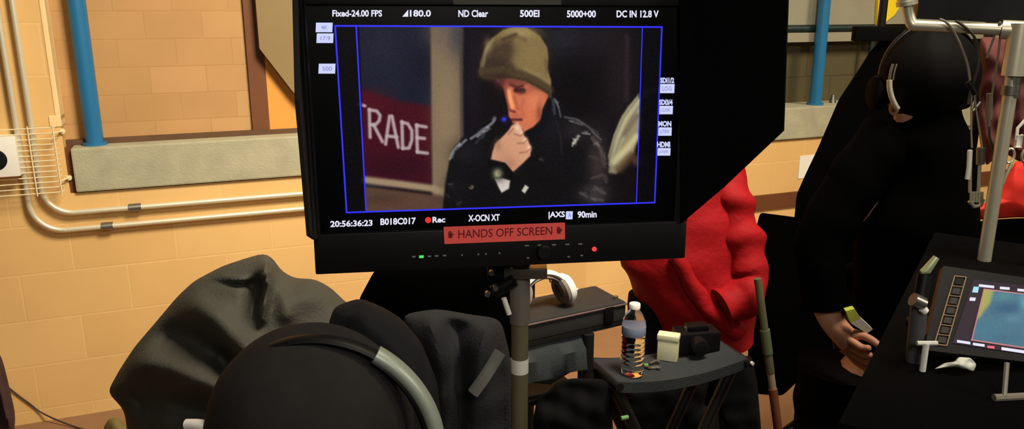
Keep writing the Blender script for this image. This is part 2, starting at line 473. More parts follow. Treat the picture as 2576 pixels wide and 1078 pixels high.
# blue poles standing on the ledge
def pole(u, label, foot):
    t = thing('blue_pole', wp(u, LZ1, -0.06), label, 'pole', 'blue painted poles on the ledge')
    b = bm_new(); add_tube(b, [wp(u, LZ1, -0.06), wp(u-0.0, 3.5, -0.06)], 0.036, 24); obj('shaft', b, M['blue'], t)
    b = bm_new(); add_tube(b, [wp(u, LZ1, -0.06), wp(u, LZ1+0.012, -0.06)], 0.05, 24); obj('foot_plate', b, M['blue'], t)
pole(-0.392, 'blue painted pole on the ledge beside the conduits', 0)
pole(3.565, 'blue painted pole in front of the olive bay and green rail', 0)
b = bm_new(); add_tube(b, [wp(3.74, LZ1, -0.1), wp(3.74, LZ1+0.05, -0.1)], [0.022, 0.012], 14)
tag(obj('ledge_fitting', b, M['steel']), 'small shiny metal fitting on the ledge beside the far blue pole', 'fitting')

# notice on the wall at right, yellow panel above
u, z = wuz(2012, 392); u2, z2 = wuz(2040, 446)
b = bm_new(); wbox(b, u, u+0.16, z2, z, 0.0, 0.004)
tag(wobj('wall_notice', b, M['white'], smooth=False), 'white paper notice taped to the tan blocks under the ledge', 'notice')

# ------------------------------------------------------------------ the large monitor
MLOC = Vector((-0.01272792, 1.31800981, 1.62170137))
MR = Matrix.Rotation(math.radians(8.76334886), 3, 'Z') @ Matrix.Rotation(math.radians(-1.33375769), 3, 'X') @ Matrix.Rotation(math.radians(0.21361099), 3, 'Y')
MRI = MR.transposed()
def mp(x, y, n=0.0):
    """point of the monitor's own axes, n in front of the picture plane"""
    o = MRI @ (CAMP-MLOC); d = MRI @ ray(x, y); t = (-n-o.y)/d.y
    return o+d*t
monitor = bpy.data.objects.new('monitor', None); COL.objects.link(monitor)
monitor.matrix_world = Matrix.Translation(MLOC) @ MR.to_4x4()
tag(monitor, 'large hooded black production monitor showing a man in a beanie, on a pole stand', 'monitor')
def mobj(name, bm, m, parent=None, smooth=True):
    o = obj(name, bm, m, local=True, smooth=smooth); o.parent = parent or monitor; return o
SX0, SX1, SZ0, SZ1 = mp(788, 300).x, mp(1704, 300).x, mp(1250, 570).z, mp(1250, 14).z
BX0, BX1 = mp(792, 640).x, mp(1722, 600).x
BZ0 = mp(1250, 667).z; BZ1 = SZ1+0.035
# housing: rear shell with a bezel frame round the screen
b = bm_new()
add_box(b, (BX0, 0.004, BZ0), (BX1, 0.055, BZ1), None, 0.006)
add_box(b, (BX0+0.09, 0.055, BZ0+0.05), (BX1-0.09, 0.085, BZ1-0.05), None, 0.012)
mobj('housing', b, M['dark'])
b = bm_new()
add_box(b, (BX0, -0.008, BZ0), (BX1, 0.004, SZ0), None, 0.003)
add_box(b, (BX0, -0.008, SZ1), (BX1, 0.004, BZ1), None, 0.003)
add_box(b, (BX0-0.002, -0.008, SZ0), (SX0, 0.004, SZ1))
add_box(b, (SX1, -0.008, SZ0), (BX1, 0.004, SZ1))
mobj('bezel', b, M['dark'])
# plain grey strip on the top edge
p0, p1 = mp(1140, 11, 0.009), mp(1412, -8, 0.009)
b = bm_new(); add_box(b, (p0.x, -0.0095, p0.z), (p1.x, -0.0075, p1.z)); mobj('top_strip', b, mat('top_strip_grey', (58, 54, 46), 0.6))
b = bm_new(); add_box(b, (SX0, 0.0005, SZ0), (SX1, 0.0035, SZ1)); screen = mobj('screen', b, M['screen_black'], smooth=False)

# the picture: one dense flat grid whose colours are what the display shows
def project(P):
    q = P@np.array(MR).T + np.array(MLOC) - np.array(CAMP)
    z = q@np.array(FWD)
    return np.stack([1288+FPX*(q@np.array(RIGHT))/z, 539-FPX*(q@np.array(UP))/z], -1)
NX, NZ = 460, 256
gx = np.linspace(-0.265, 0.265, NX); gz = np.linspace(0.149, -0.149, NZ)
GX, GZ = np.meshgrid(gx, gz)
L3 = np.stack([GX.ravel(), np.full(GX.size, 0.0), GZ.ravel()], -1)
PX = project(L3)
img = np.zeros((len(PX), 3)); img[:] = (10, 7, 12)
def paint(poly, col, soft=3.0, a=1.0):
    k = (sst((polydist(PX, poly)+soft)/(2*soft))*a)[:, None]; img[:] = img*(1-k)+np.array(col, float)*k
def stroke(line, col, w, soft=3.0, a=1.0):
    k = (sst((w-linedist(PX, line)+soft)/(2*soft))*a)[:, None]; img[:] = img*(1-k)+np.array(col, float)*k
def blob(c, col, rx, ry, a=1.0):
    k = (np.exp(-((PX[:, 0]-c[0])/rx)**2-((PX[:, 1]-c[1])/ry)**2)*a)[:, None]; img[:] = img*(1-k)+np.array(col, float)*k
Zm = lambda pts: [(1080+x/2.156, 40+y/2.156) for x, y in pts]
# left: shop window and sign
paint([(900, 60), (1090, 60), (1090, 470), (915, 470)], (26, 29, 45), 4)
blob((960, 120), (36, 36, 52), 50, 60, 0.7); blob((1060, 170), (18, 20, 34), 40, 90, 0.7)
paint([(905, 222), (940, 235), (1000, 252), (1060, 262), (1088, 268), (1088, 465), (915, 450)], (66, 12, 26), 9)
blob((1000, 420), (44, 10, 24), 110, 40, 0.8); blob((940, 250), (84, 16, 30), 40, 30, 0.5)
LET = (182, 166, 168)
stroke([(903, 262), (918, 266)], LET, 4, 3, 0.9)
for s in ([(929, 275), (931, 345)], [(929, 276), (948, 279), (956, 290), (954, 303), (946, 312), (932, 314)], [(940, 314), (962, 356)],
          [(970, 362), (980, 292), (986, 292), (1002, 370)], [(974, 342), (998, 344)],
          [(1011, 306), (1013, 372)], [(1011, 307), (1026, 311), (1036, 328), (1036, 352), (1029, 372), (1013, 373)],
          [(1048, 314), (1050, 382)], [(1048, 315), (1072, 319)], [(1049, 346), (1068, 348)], [(1050, 382), (1075, 385)]):
    stroke(s, LET, 4.2, 3.2, 0.92)
# beige post and sill
paint([(1083, 60), (1163, 60), (1166, 500), (1088, 500)], (126, 106, 82), 5)
blob((1150, 90), (44, 48, 66), 30, 60, 0.75); blob((1100, 80), (96, 84, 74), 40, 40, 0.5); blob((1125, 300), (142, 120, 92), 34, 150, 0.7)
stroke([(1160, 60), (1163, 380)], (70, 58, 52), 5, 5, 0.6)
stroke([(918, 452), (1000, 462), (1090, 474), (1120, 484)], (156, 132, 104), 9, 6)
paint([(918, 468), (1000, 478), (1125, 494), (1125, 540), (915, 540)], (88, 64, 50), 6)
blob((960, 500), (70, 48, 42), 50, 16, 0.6)
# right: night background
paint([(1168, 60), (1610, 60), (1610, 520), (1168, 520)], (13, 9, 14), 4)
blob((1430, 105), (42, 42, 54), 60, 45, 0.9); blob((1500, 95), (32, 24, 30), 60, 60, 0.7); blob((1190, 220), (22, 18, 30), 26, 170, 0.7)
blob((1560, 200), (34, 24, 28), 40, 140, 0.8); stroke([(1578, 90), (1576, 250)], (52, 42, 46), 5, 8, 0.6)
blob((1450, 220), (7, 4, 8), 62, 110, 0.9)
# pale hair at the right edge
paint(Zm([(968, 850), (975, 780), (1000, 690), (1030, 580), (1080, 490), (1145, 430), (1150, 600), (1130, 660), (1110, 740), (1060, 800), (1010, 860)]), (150, 138, 104), 6)
for q in range(16):
    d0 = rng.uniform(-26, 30); sh = rng.uniform(0.5, 1.05)
    stroke(Zm([(978+d0*.5, 800+d0*.3), (1022+d0*.8, 660+d0*.6), (1070+d0*.9, 560+d0*.8), (1138, 462+d0*1.6)]), np.array((214, 204, 160))*sh, rng.uniform(1.5, 4), 3.5, 0.7)
stroke(Zm([(1000, 790), (1070, 720), (1125, 655)]), (206, 196, 150), 8, 7, 0.8)
stroke(Zm([(1060, 640), (1125, 540)]), (110, 96, 76), 6, 7, 0.8)
stroke(Zm([(1030, 830), (1100, 760), (1125, 790)]), (84, 62, 44), 10, 9, 0.8)
paint(Zm([(965, 860), (1125, 860), (1125, 1000), (960, 1000)]), (16, 10, 14), 8)
stroke([(1612, 240), (1635, 229), (1660, 227)], (58, 56, 56), 8, 5, 0.8)
# jacket
JK = (13, 11, 14)
paint(Zm([(72, 1060), (88, 900), (108, 790), (128, 725), (180, 660), (240, 640), (310, 585), (360, 548), (400, 560), (450, 590), (520, 620), (600, 560), (630, 450), (690, 445), (715, 535),
          (800, 560), (880, 612), (940, 680), (972, 780), (968, 900), (965, 1060)]), JK, 4)
blob(Zm([(915, 800)])[0], (62, 52, 50), 28, 80, 0.8); blob(Zm([(800, 620)])[0], (40, 36, 38), 44, 26, 0.8); blob(Zm([(890, 970)])[0], (70, 64, 62), 36, 24, 0.7)
blob(Zm([(200, 740)])[0], (26, 24, 30), 40, 30, 0.8); blob(Zm([(660, 600)])[0], (22, 20, 26), 30, 60, 0.8); blob(Zm([(150, 930)])[0], (20, 18, 22), 30, 40, 0.8)
for l, c, w, a in (([(112, 775), (130, 730), (165, 690)], (196, 196, 200), 5, 0.9), ([(160, 705), (200, 672)], (150, 150, 160), 7, 0.8), ([(225, 665), (290, 622), (340, 580), (360, 552)], (176, 178, 190), 7, 0.85),
                   ([(250, 690), (300, 640)], (70, 70, 80), 6, 0.7), ([(260, 655), (325, 612)], (215, 215, 222), 3, 0.8),
                   ([(655, 430), (672, 470), (680, 530)], (74, 86, 96), 8, 0.8), ([(680, 450), (700, 490), (712, 545)], (126, 128, 134), 5, 0.8), ([(690, 570), (712, 660), (718, 750)], (48, 44, 50), 4, 0.7),
                   ([(735, 548), (800, 560), (860, 600), (930, 670)], (112, 108, 108), 6, 0.85), ([(760, 568), (830, 590)], (160, 156, 152), 4, 0.7),
                   ([(775, 705), (800, 665), (815, 650)], (206, 202, 184), 5, 0.9), ([(830, 635), (870, 640)], (170, 168, 160), 5, 0.8), ([(780, 690), (790, 670)], (235, 230, 205), 3, 0.8),
                   ([(885, 660), (930, 720), (950, 800)], (98, 84, 78), 12, 0.8), ([(870, 760), (930, 780), (955, 820)], (70, 58, 56), 8, 0.8), ([(900, 690), (920, 700)], (150, 140, 132), 4, 0.8),
                   ([(880, 880), (940, 860), (960, 900)], (82, 70, 66), 8, 0.8), ([(900, 930), (950, 960)], (94, 84, 78), 10, 0.8), ([(820, 960), (880, 990), (940, 1000)], (92, 88, 88), 9, 0.8),
                   ([(850, 930), (870, 1000)], (46, 40, 46), 8, 0.8), ([(600, 775), (618, 785)], (80, 70, 66), 4, 0.8), ([(105, 910), (125, 912)], (92, 88, 84), 4, 0.8),
                   ([(222, 935), (236, 925)], (146, 132, 100), 4, 0.9), ([(150, 1020), (170, 1010)], (60, 58, 60), 6, 0.8), ([(85, 960), (110, 985)], (44, 40, 44), 6, 0.8)):
    stroke(Zm(l), c, w/2.156*0.9, 2.4, a*0.7)
    lq = np.array(l, float)
    for q in range(5):
        t0 = rng.uniform(0, 0.8); t1 = min(1, t0+rng.uniform(0.12, 0.3)); tt = np.linspace(0, 1, len(lq)); off = rng.normal(0, 7, 2)
        seg = [(np.interp(t, tt, lq[:, 0])+off[0]+rng.normal(0, 3), np.interp(t, tt, lq[:, 1])+off[1]+rng.normal(0, 3)) for t in (t0, (t0+t1)/2, t1)]
        stroke(Zm(seg), np.array(c)*rng.uniform(0.45, 1.05), rng.uniform(0.6, 1.9), 2.0, a*0.6)
# shaded side of the face, then the lit side
paint(Zm([(285, 320), (420, 330), (440, 540), (420, 590), (370, 560), (310, 480)]), (15, 9, 12), 5)
paint(Zm([(362, 342), (440, 334), (520, 348), (600, 392), (645, 425), (640, 450), (612, 505), (604, 560), (565, 600), (515, 628), (490, 592), (452, 572), (432, 545), (428, 505), (424, 478), (412, 430), (402, 392)]), (206, 112, 78), 3)
blob(Zm([(410, 352)])[0], (176, 92, 84), 22, 10, 0.8); blob(Zm([(480, 350)])[0], (122, 58, 50), 30, 8, 0.85); blob(Zm([(560, 392)])[0], (150, 76, 56), 22, 12, 0.6)
blob(Zm([(572, 470)])[0], (226, 128, 86), 16, 26, 0.8); blob(Zm([(545, 545)])[0], (216, 116, 76), 18, 16, 0.7); blob(Zm([(596, 530)])[0], (128, 62, 50), 8, 26, 0.7)
stroke(Zm([(440, 372), (470, 385), (505, 380)]), (74, 30, 30), 4, 4, 0.9); stroke(Zm([(470, 402), (510, 405)]), (46, 20, 22), 6, 4, 0.95); blob(Zm([(500, 415)])[0], (90, 44, 40), 14, 7, 0.7)
stroke(Zm([(430, 405), (438, 450), (450, 490)]), (250, 160, 104), 5, 3.5, 0.95); stroke(Zm([(462, 440), (482, 505)]), (170, 84, 62), 3.5, 3.5, 0.7)
stroke(Zm([(438, 510), (462, 520)]), (110, 44, 40), 3.5, 3, 0.9); blob(Zm([(448, 498)])[0], (244, 146, 100), 6, 5, 0.8)
stroke(Zm([(446, 562), (498, 562)]), (84, 26, 28), 3.5, 3, 0.9); blob(Zm([(470, 540)])[0], (176, 84, 66), 14, 6, 0.6); stroke(Zm([(455, 578), (495, 582)]), (196, 98, 78), 3, 3, 0.7)
blob(Zm([(630, 438)])[0], (190, 100, 70), 6, 9, 0.8)
paint(Zm([(600, 570), (640, 450), (665, 440), (650, 560), (610, 640), (540, 640)]), (13, 12, 18), 3)
# beanie
paint(Zm([(272, 320), (276, 250), (298, 182), (340, 120), (400, 76), (465, 54), (530, 64), (600, 108), (640, 170), (646, 230), (640, 282), (660, 345), (660, 426), (604, 398), (520, 352), (440, 336), (370, 342), (300, 338)]), (126, 106, 66), 3)
paint(Zm([(272, 322), (284, 270), (306, 215), (346, 172), (398, 142), (440, 124), (474, 104), (446, 150), (452, 196), (444, 240), (474, 288), (522, 316), (600, 350), (656, 392), (660, 426), (604, 398), (520, 352), (440, 336), (370, 342), (300, 338)]), (70, 54, 39), 11, 0.95)
paint(Zm([(276, 330), (300, 270), (350, 230), (400, 240), (430, 290), (440, 334), (370, 342), (300, 338)]), (52, 38, 32), 12, 0.8)
blob(Zm([(340, 250)])[0], (58, 42, 33), 34, 42, 0.6); blob(Zm([(400, 180)])[0], (70, 54, 38), 30, 24, 0.85); blob(Zm([(500, 90)])[0], (160, 140, 92), 44, 16, 0.8)
blob(Zm([(318, 160)])[0], (150, 132, 92), 10, 18, 0.7); blob(Zm([(560, 220)])[0], (140, 118, 72), 34, 40, 0.5); stroke(Zm([(290, 270), (310, 180), (345, 128)]), (146, 134, 98), 3, 4, 0.6)
stroke(Zm([(370, 150), (450, 105), (520, 130)]), (98, 78, 50), 5, 6, 0.6); stroke(Zm([(400, 128), (470, 100)]), (62, 46, 32), 4, 5, 0.7)
stroke(Zm([(285, 300), (400, 290), (520, 318), (600, 360), (655, 400)]), (74, 58, 38), 8, 7, 0.85); stroke(Zm([(520, 290), (600, 325), (650, 360)]), (146, 124, 78), 4, 5, 0.6)
stroke(Zm([(300, 332), (440, 330), (520, 345), (600, 388), (655, 420)]), (58, 42, 28), 3, 3, 0.8); stroke(Zm([(630, 240), (640, 300)]), (96, 78, 48), 4, 5, 0.6)
blob(Zm([(392, 370)])[0], (60, 28, 28), 14, 18, 0.8); blob(Zm([(420, 372)])[0], (150, 74, 62), 9, 9, 0.6); stroke(Zm([(412, 400), (424, 470), (436, 505)]), (120, 58, 46), 2.5, 3, 0.7)
stroke(Zm([(430, 360), (470, 368), (520, 366)]), (104, 50, 44), 4, 5, 0.6); blob(Zm([(530, 440)])[0], (214, 120, 82), 14, 12, 0.5); stroke(Zm([(510, 450), (500, 500), (512, 540)]), (170, 86, 64), 3, 5, 0.5)
for q in range(60):
    x = rng.uniform(290, 650); y = rng.uniform(90, 330)
    if polydist(np.array([Zm([(x, y)])[0]]), Zm([(300, 320), (310, 190), (400, 90), (530, 75), (630, 180), (645, 380)]))[0] > 3:
        stroke(Zm([(x-8, y-rng.uniform(0, 6)), (x+8, y)]), (92, 76, 48) if rng.random() < .6 else (140, 120, 80), 0.8, 1.8, 0.22)
# hand, watch, cuff
paint(Zm([(330, 800), (342, 740), (358, 692), (390, 662), (428, 622), (448, 592), (478, 578), (500, 600), (512, 645), (536, 675), (552, 712), (548, 758), (505, 800), (462, 838), (436, 856), (405, 830), (370, 806)]), (208, 152, 118), 3)
for p, rx, ry in (((478, 605), 7, 10), ((500, 632), 6, 7), ((522, 672), 6, 7), ((542, 716), 6, 8)): blob(Zm([p])[0], (248, 208, 176), rx, ry, 0.8)
for l in ([(462, 640), (492, 650), (508, 640)], [(480, 690), (512, 690), (530, 672)], [(490, 742), (525, 738), (548, 720)], [(430, 640), (455, 612)]): stroke(Zm(l), (150, 92, 70), 1.8, 2.4, 0.7)
blob(Zm([(400, 740)])[0], (190, 136, 104), 20, 24, 0.6); blob(Zm([(440, 800)])[0], (170, 112, 84), 16, 18, 0.6); blob(Zm([(372, 700)])[0], (156, 104, 80), 8, 14, 0.6)
stroke(Zm([(338, 800), (400, 815), (440, 862)]), (9, 8, 10), 10, 3); paint(Zm([(355, 882), (400, 880), (438, 892), (432, 935), (392, 958), (376, 930)]), (212, 200, 190), 3)
blob(Zm([(372, 852)])[0], (8, 8, 9), 19, 19, 1.0); blob(Zm([(370, 855)])[0], (176, 172, 132), 11, 12, 1.0); blob(Zm([(376, 852)])[0], (92, 92, 74), 4, 4, 0.8)
paint(Zm([(500, 948), (520, 915), (540, 928), (518, 962)]), (200, 194, 172), 2.5)
blob((1268, 300), (60, 60, 255), 6, 6, 1.0)
# masks outside the inner frame lines
for k in (sst((904-(PX[:, 0]+(PX[:, 1]-67)*-0.034+0))/4+0.5), sst((PX[:, 0]+(PX[:, 1]-67)*0.031-1616)/4+0.5)):
    kk = (k*0.86)[:, None]; img[:] = img*(1-kk)+np.array((5, 4, 9))*kk
img += rng.normal(0, 1, (len(img), 1))*3.0+rng.normal(0, 1, img.shape)*1.2
me = bpy.data.meshes.new('picture')
idx = np.arange(NX*NZ).reshape(NZ, NX)
faces = np.stack([idx[:-1, :-1], idx[1:, :-1], idx[1:, 1:], idx[:-1, 1:]], -1).reshape(-1, 4)
me.from_pydata(L3.tolist(), [], faces.tolist())
ca = me.color_attributes.new('shown', 'FLOAT_COLOR', 'POINT')
buf = np.ones((len(PX), 4), np.float32); buf[:, :3] = lin(np.clip(img, 0, 255)); ca.data.foreach_set('color', buf.ravel())
pm = bpy.data.materials.new('display_picture'); pm.use_nodes = True
pb = pm.node_tree.nodes['Principled BSDF']; pb.inputs['Base Color'].default_value = (0.002, 0.002, 0.002, 1); pb.inputs['Specular IOR Level'].default_value = 0.1
an = pm.node_tree.nodes.new('ShaderNodeAttribute'); an.attribute_name = 'shown'
pm.node_tree.links.new(an.outputs['Color'], pb.inputs['Emission Color']); pb.inputs['Emission Strength'].default_value = 1.0
me.materials.append(pm)
pic = bpy.data.objects.new('picture', me); COL.objects.link(pic); pic.parent = screen
tag(pic, 'live picture of a man in an olive beanie and black leather jacket')

def line_strip(bm, a, c, w, n=0.0008):
    a, c = mp(*a, n), mp(*c, n); d = (c-a).normalized(); s = Vector((-d.z, 0, d.x))*w/2
    add_prism(bm, [a+s-d*w/2, c+s+d*w/2, c-s+d*w/2, a-s-d*w/2], (0, -0.0002, 0))
b = bm_new()
W4 = 0.0026
for a, c in (((843, 65), (1665, 68)), ((1665, 68), (1647, 509)), ((1647, 509), (872, 534)), ((872, 534), (843, 65))): line_strip(b, a, c, W4)
mobj('outer_frame_line', b, M['blue_line'], screen, False)
for p_, q_, w_ in (((896, 66), (921, 531), 0.0024), ((1616, 68), (1601, 510), 0.0018)):
    b = bm_new(); line_strip(b, p_, q_, w_); mobj('inner_frame_line', b, M['blue_line'], screen, False)

def text_mesh(s, bold=0.0):
    cu = bpy.data.curves.new('lettering', 'FONT'); cu.body = s; cu.size = 1.0; cu.offset = bold; cu.resolution_u = 3
    to = bpy.data.objects.new('lettering', cu); COL.objects.link(to)
    dg = bpy.context.evaluated_depsgraph_get(); dg.update()
    tm = bpy.data.meshes.new_from_object(to.evaluated_get(dg))
    bpy.data.objects.remove(to); bpy.data.curves.remove(cu)
    return tm
def lettering(name, s, x0, x1, ytop, ybot, m, parent, n=0.001, frame=None, bold=0.012, slope=0.0):
    """text stretched to the box of photo directions (x0..x1, ytop..ybot measured at x0) on the monitor's plane"""
    frame = frame or mp
    tm = text_mesh(s, bold)
    co = np.array([v.co[:] for v in tm.vertices]); lo, hi = co.min(0), co.max(0)
    A, B, D = frame(x0, ybot, n), frame(x1, ybot+slope*(x1-x0), n), frame(x0, ytop, n)
    for v in tm.vertices:
        v.co = A+(B-A)*((v.co.x-lo[0])/(hi[0]-lo[0]))+(D-A)*((v.co.y-lo[1])/(hi[1]-lo[1]))
    tm.materials.append(m); tm.name = name
    o = bpy.data.objects.new(name, tm); COL.objects.link(o); o.parent = parent
    return o
for s, x0, x1, y0, y1 in (('Fixed-24.00 FPS', 836, 961, 25, 42), ('180.0', 1031, 1084, 25, 42), ('ND Clear', 1153, 1228, 25, 43), ('500EI', 1308, 1357, 25, 43),
                          ('5000+00', 1426, 1499, 26, 44), ('DC IN 12.8 V', 1551, 1657, 26, 44)):
    lettering('readout', s, x0, x1, y0, y1, M['txt'], screen, bold=0.03)
b = bm_new(); add_prism(b, [mp(1012, 42, .001), mp(1027, 24, .001), mp(1027, 42, .001), mp(1023, 39, .001), mp(1023, 34, .001), mp(1018, 39, .001), mp(1023, 39.5, .001), mp(1026, 42, .001)][:3], (0, -0.0002, 0))
mobj('readout', b, M['txt'], screen, False)
for s, x0, x1, y0, y1 in (('20:56:36:23', 831, 937, 555, 571), ('B018C017', 957, 1046, 549, 566), ('Rec', 1088, 1120, 545, 560), ('X-OCN XT', 1178, 1257, 540, 557), ('|AXS', 1380, 1421, 532, 551), ('90min', 1453, 1501, 531, 548)):
    lettering('readout', s, x0, x1, y0, y1, M['txt'], screen, bold=0.03, slope=-0.03)
b = bm_new(); add_lathe(b, [(0.0052, 0), (0.0052, 0.0003)], 24, Matrix.Translation(mp(1077, 553, 0.0006)) @ Matrix.Rotation(math.pi/2, 4, 'X'))
mobj('record_dot', b, M['rec_red'], screen, False)
def chip(x0, y0, x1, y1, m, n=0.0007, sl=0.0):
    b = bm_new()
    c = [mp(x0, y0, n), mp(x1, y0+sl, n), mp(x1-1, y1+sl, n), mp(x0-1, y1, n)]
    add_prism(b, c, (0, -0.0002, 0)); return b
b = chip(1424, 531, 1441, 551, None); mobj('readout_chip', b, M['chip'], screen, False); lettering('chip_text', 'A', 1429, 1437, 534, 547, M['chiptxt'], screen, 0.0014)
for x0, y0, x1, y1, s, t0, t1 in ((795, 57, 837, 81, '4K', 808, 824), (797, 84, 839, 108, '17:9', 806, 831), (802, 160, 844, 185, '500', 811, 835)):
    mobj('readout_chip', chip(x0, y0, x1, y1, None), M['chip'], screen, False)
    lettering('chip_text', s, t0, t1, y0+7, y1-7, M['chiptxt'], screen, 0.0014)
for x0, y0, x1, y1, h, s in ((1660, 195, 1697, 234, 'SDI1/2', 'LOG'), (1657, 250, 1693, 287, 'SDI3/4', 'LOOK'), (1655, 304, 1690, 341, 'MON', 's709'), (1652, 356, 1687, 391, 'HDMI', 's709')):
    ym = y0+16
    lettering('readout', h, x0+1, x1-1, y0, ym-2, M['chip'], screen, 0.0014, bold=0.05)
    mobj('readout_chip', chip(x0, ym, x1, y1, None), M['chip'], screen, False)
    lettering('chip_text', s, x0+6, x1-7, ym+6, y1-6, M['chiptxt'], screen, 0.0014)

# red warning label stuck across the lower bezel
NB = 0.0085
b = bm_new(); add_prism(b, [mp(1116, 570, NB), mp(1421, 559, NB), mp(1421, 601, NB), mp(1118, 613, NB)], (0, -0.0008, 0))
lab = mobj('warning_label', b, M['tape_red'], None, False); tag(lab, 'red tape label with dark lettering')
lettering('label_text', 'HANDS OFF SCREEN', 1153, 1389, 578, 599, M['tape_txt'], lab, NB+0.0012, slope=-0.04, bold=0.005)
def hand_icon(x, y):
    b = bm_new()
    def q(*pts): add_prism(b, [mp(px, py, NB+0.0011) for px, py in pts], (0, -0.0003, 0))
    q((x-5, y-1), (x+5, y-1), (x+4, y+9), (x-4, y+9))
    for k, h in enumerate((6, 9, 8, 5)):
        q((x-5+2.7*k, y-h), (x-3+2.7*k, y-h), (x-3+2.7*k, y), (x-5+2.7*k, y))
    q((x+5, y+1), (x+8, y-3), (x+9, y-1), (x+5, y+5))
    mobj('label_icon', b, M['tape_txt'], lab, False)
hand_icon(1133, 589); hand_icon(1406, 578)
# front controls
def dash(x, y, w, h, m, name='button'):
    c = mp(x, y, NB); b = bm_new(); add_box(b, (c.x-w/2, -NB-0.0015, c.z-h/2), (c.x+w/2, -NB+0.001, c.z+h/2), None, 0.0003); return mobj(name, b, m)
dash(1060, 645, 0.0075, 0.0042, M['led_green'], 'power_led')
for x, y in ((1041, 645), (1080, 644), (1098, 643), (1118, 642), (1162, 641), (1203, 639), (1222, 638), (1256, 636)): dash(x, y, 0.006 if x < 1130 else 0.003, 0.0025, M['mark'])
for x, y in ((1325, 617), (1358, 616), (1393, 615), (1427, 614), (1459, 613), (1328, 648), (1362, 646), (1430, 645), (1463, 642)): dash(x, y, 0.0075 if y < 620 else 0.0045, 0.0022, M['mark'])
c = mp(1495, 626, NB); b = bm_new(); add_lathe(b, [(0.0042, 0), (0.0042, 0.0015), (0.002, 0.0025)], 16, Matrix.Translation((c.x, -NB+0.0005, c.z)) @ Matrix.Rotation(math.pi/2, 4, 'X')); mobj('tally_led', b, M['led_red'])
c = mp(1367, 631, NB); b = bm_new(); add_lathe(b, [(0.0125, 0), (0.0125, 0.010), (0.0105, 0.012)], 28, Matrix.Translation((c.x, -NB+0.001, c.z)) @ Matrix.Rotation(math.pi/2, 4, 'X')); mobj('control_knob', b, M['dark'])
# folding hood: left, right and top flaps
def flap(name, pts, m, th=0.006):
    b = bm_new(); P = [Vector(p) for p in pts]
    nrm = (P[1]-P[0]).cross(P[2]-P[0]).normalized()
    add_prism(b, P, nrm*th); return mobj(name, b, m, None, False)
l0, l1 = mp(753, -90, 0.008), mp(797, 588, 0.008)
o0, o1, o2 = mp(733, -90, 0.15), mp(741, 250, 0.15), mp(771, 592, 0.12)
fl = flap('hood_flap', [l0, o0, o1, o2, mp(786, 602, 0.06), l1], M['hood_rib'])
for fx in (0.35, 0.75):
    b = bm_new(); add_tube(b, [l0.lerp(o0, fx)+Vector((0.003, 0, 0)), l1.lerp(o2, fx)+Vector((0.003, 0, 0.0))], 0.004, 8); mobj('hood_rib', b, M['hood'], fl)
r0, r1 = mp(1712, -90, 0.008), mp(1716, 560, 0.008)
flap('hood_flap', [r0, r1, mp(1822, 470, 0.06), mp(1973, 328, 0.15), mp(1988, -90, 0.15)], M['hood'])
tz = mp(1250, -60, 0.0).z
flap('hood_flap', [(l0.x, -0.008, tz), (r0.x, -0.008, tz), (r0.x+0.1, -0.16, tz+0.06), (l0.x-0.005, -0.16, tz+0.06)], M['hood'])
# yoke on the back that the stand carries
yk = mp(1305, 650, -0.03)
b = bm_new(); add_box(b, (yk.x-0.05, 0.055, BZ0+0.02), (yk.x+0.05, 0.075, BZ0+0.16), None, 0.004); mobj('mount_plate', b, M['black'])

# ------------------------------------------------------------------ monitor stand
top = at(1308, 655, 1.42)
st = thing('monitor_stand', (top.x, top.y, 0), 'olive and steel pole stand with white tape band carrying the large monitor', 'stand')
SXp, SYp = top.x, top.y
def zat(y, Y=1.42): return at(1308, y, Y).z
b = bm_new(); add_tube(b, [(SXp, SYp, 0.12), (SXp, SYp, zat(800))], 0.0165, 20); obj('lower_tube', b, M['olive_tube'], st)
b = bm_new(); add_tube(b, [(SXp, SYp, zat(810)), (SXp, SYp, zat(640))], 0.0195, 20); obj('upper_sleeve', b, mat('sleeve_steel', (122, 118, 108), 0.35, metal=0.25, noise=0.15), st)
b = bm_new(); add_tube(b, [(SXp, SYp, zat(934)), (SXp, SYp, zat(899))], 0.0172, 20); obj('tape_band', b, M['tape'], st)
b = bm_new(); add_box(b, (SXp-0.06, SYp-0.02, zat(700)), (SXp-0.018, SYp+0.025, zat(650)), None, 0.004); add_tube(b, [(SXp-0.05, SYp-0.03, zat(720)), (SXp-0.01, SYp-0.03, zat(690))], 0.012, 12)
obj('clamp', b, M['black'], st)
for dx, yy in ((-0.052, 668), (-0.045, 705), (-0.06, 720)):
    b = bm_new(); add_tube(b, [(SXp+dx, SYp-0.034, zat(yy)), (SXp+dx, SYp-0.045, zat(yy))], 0.005, 10); obj('clamp_screw', b, M['steel'], st)
b = bm_new(); add_tube(b, [(SXp-0.03, SYp-0.03, zat(735)), (SXp-0.02, SYp-0.03, zat(775))], 0.005, 10); obj('clamp_handle', b, M['white'], st)
b = bm_new(); add_box(b, (SXp-0.03, SYp-0.03, zat(690)), (SXp+0.05, SYp+0.03, zat(663)), None, 0.004); obj('head_block', b, M['steel'], st)
for k in range(3):
    an = math.radians(60)+k*2*math.pi/3
    b = bm_new(); add_tube(b, [(SXp, SYp, 0.42), (SXp+0.12*math.cos(an), SYp+0.12*math.sin(an), 0.30), (SXp+0.34*math.cos(an), SYp+0.34*math.sin(an), 0.012)], 0.012, 12); obj('leg', b, M['olive_tube'], st)
b = bm_new(); add_tube(b, [(SXp, SYp, 0.38), (SXp, SYp, 0.46)], 0.026, 16); obj('collar', b, M['black'], st)

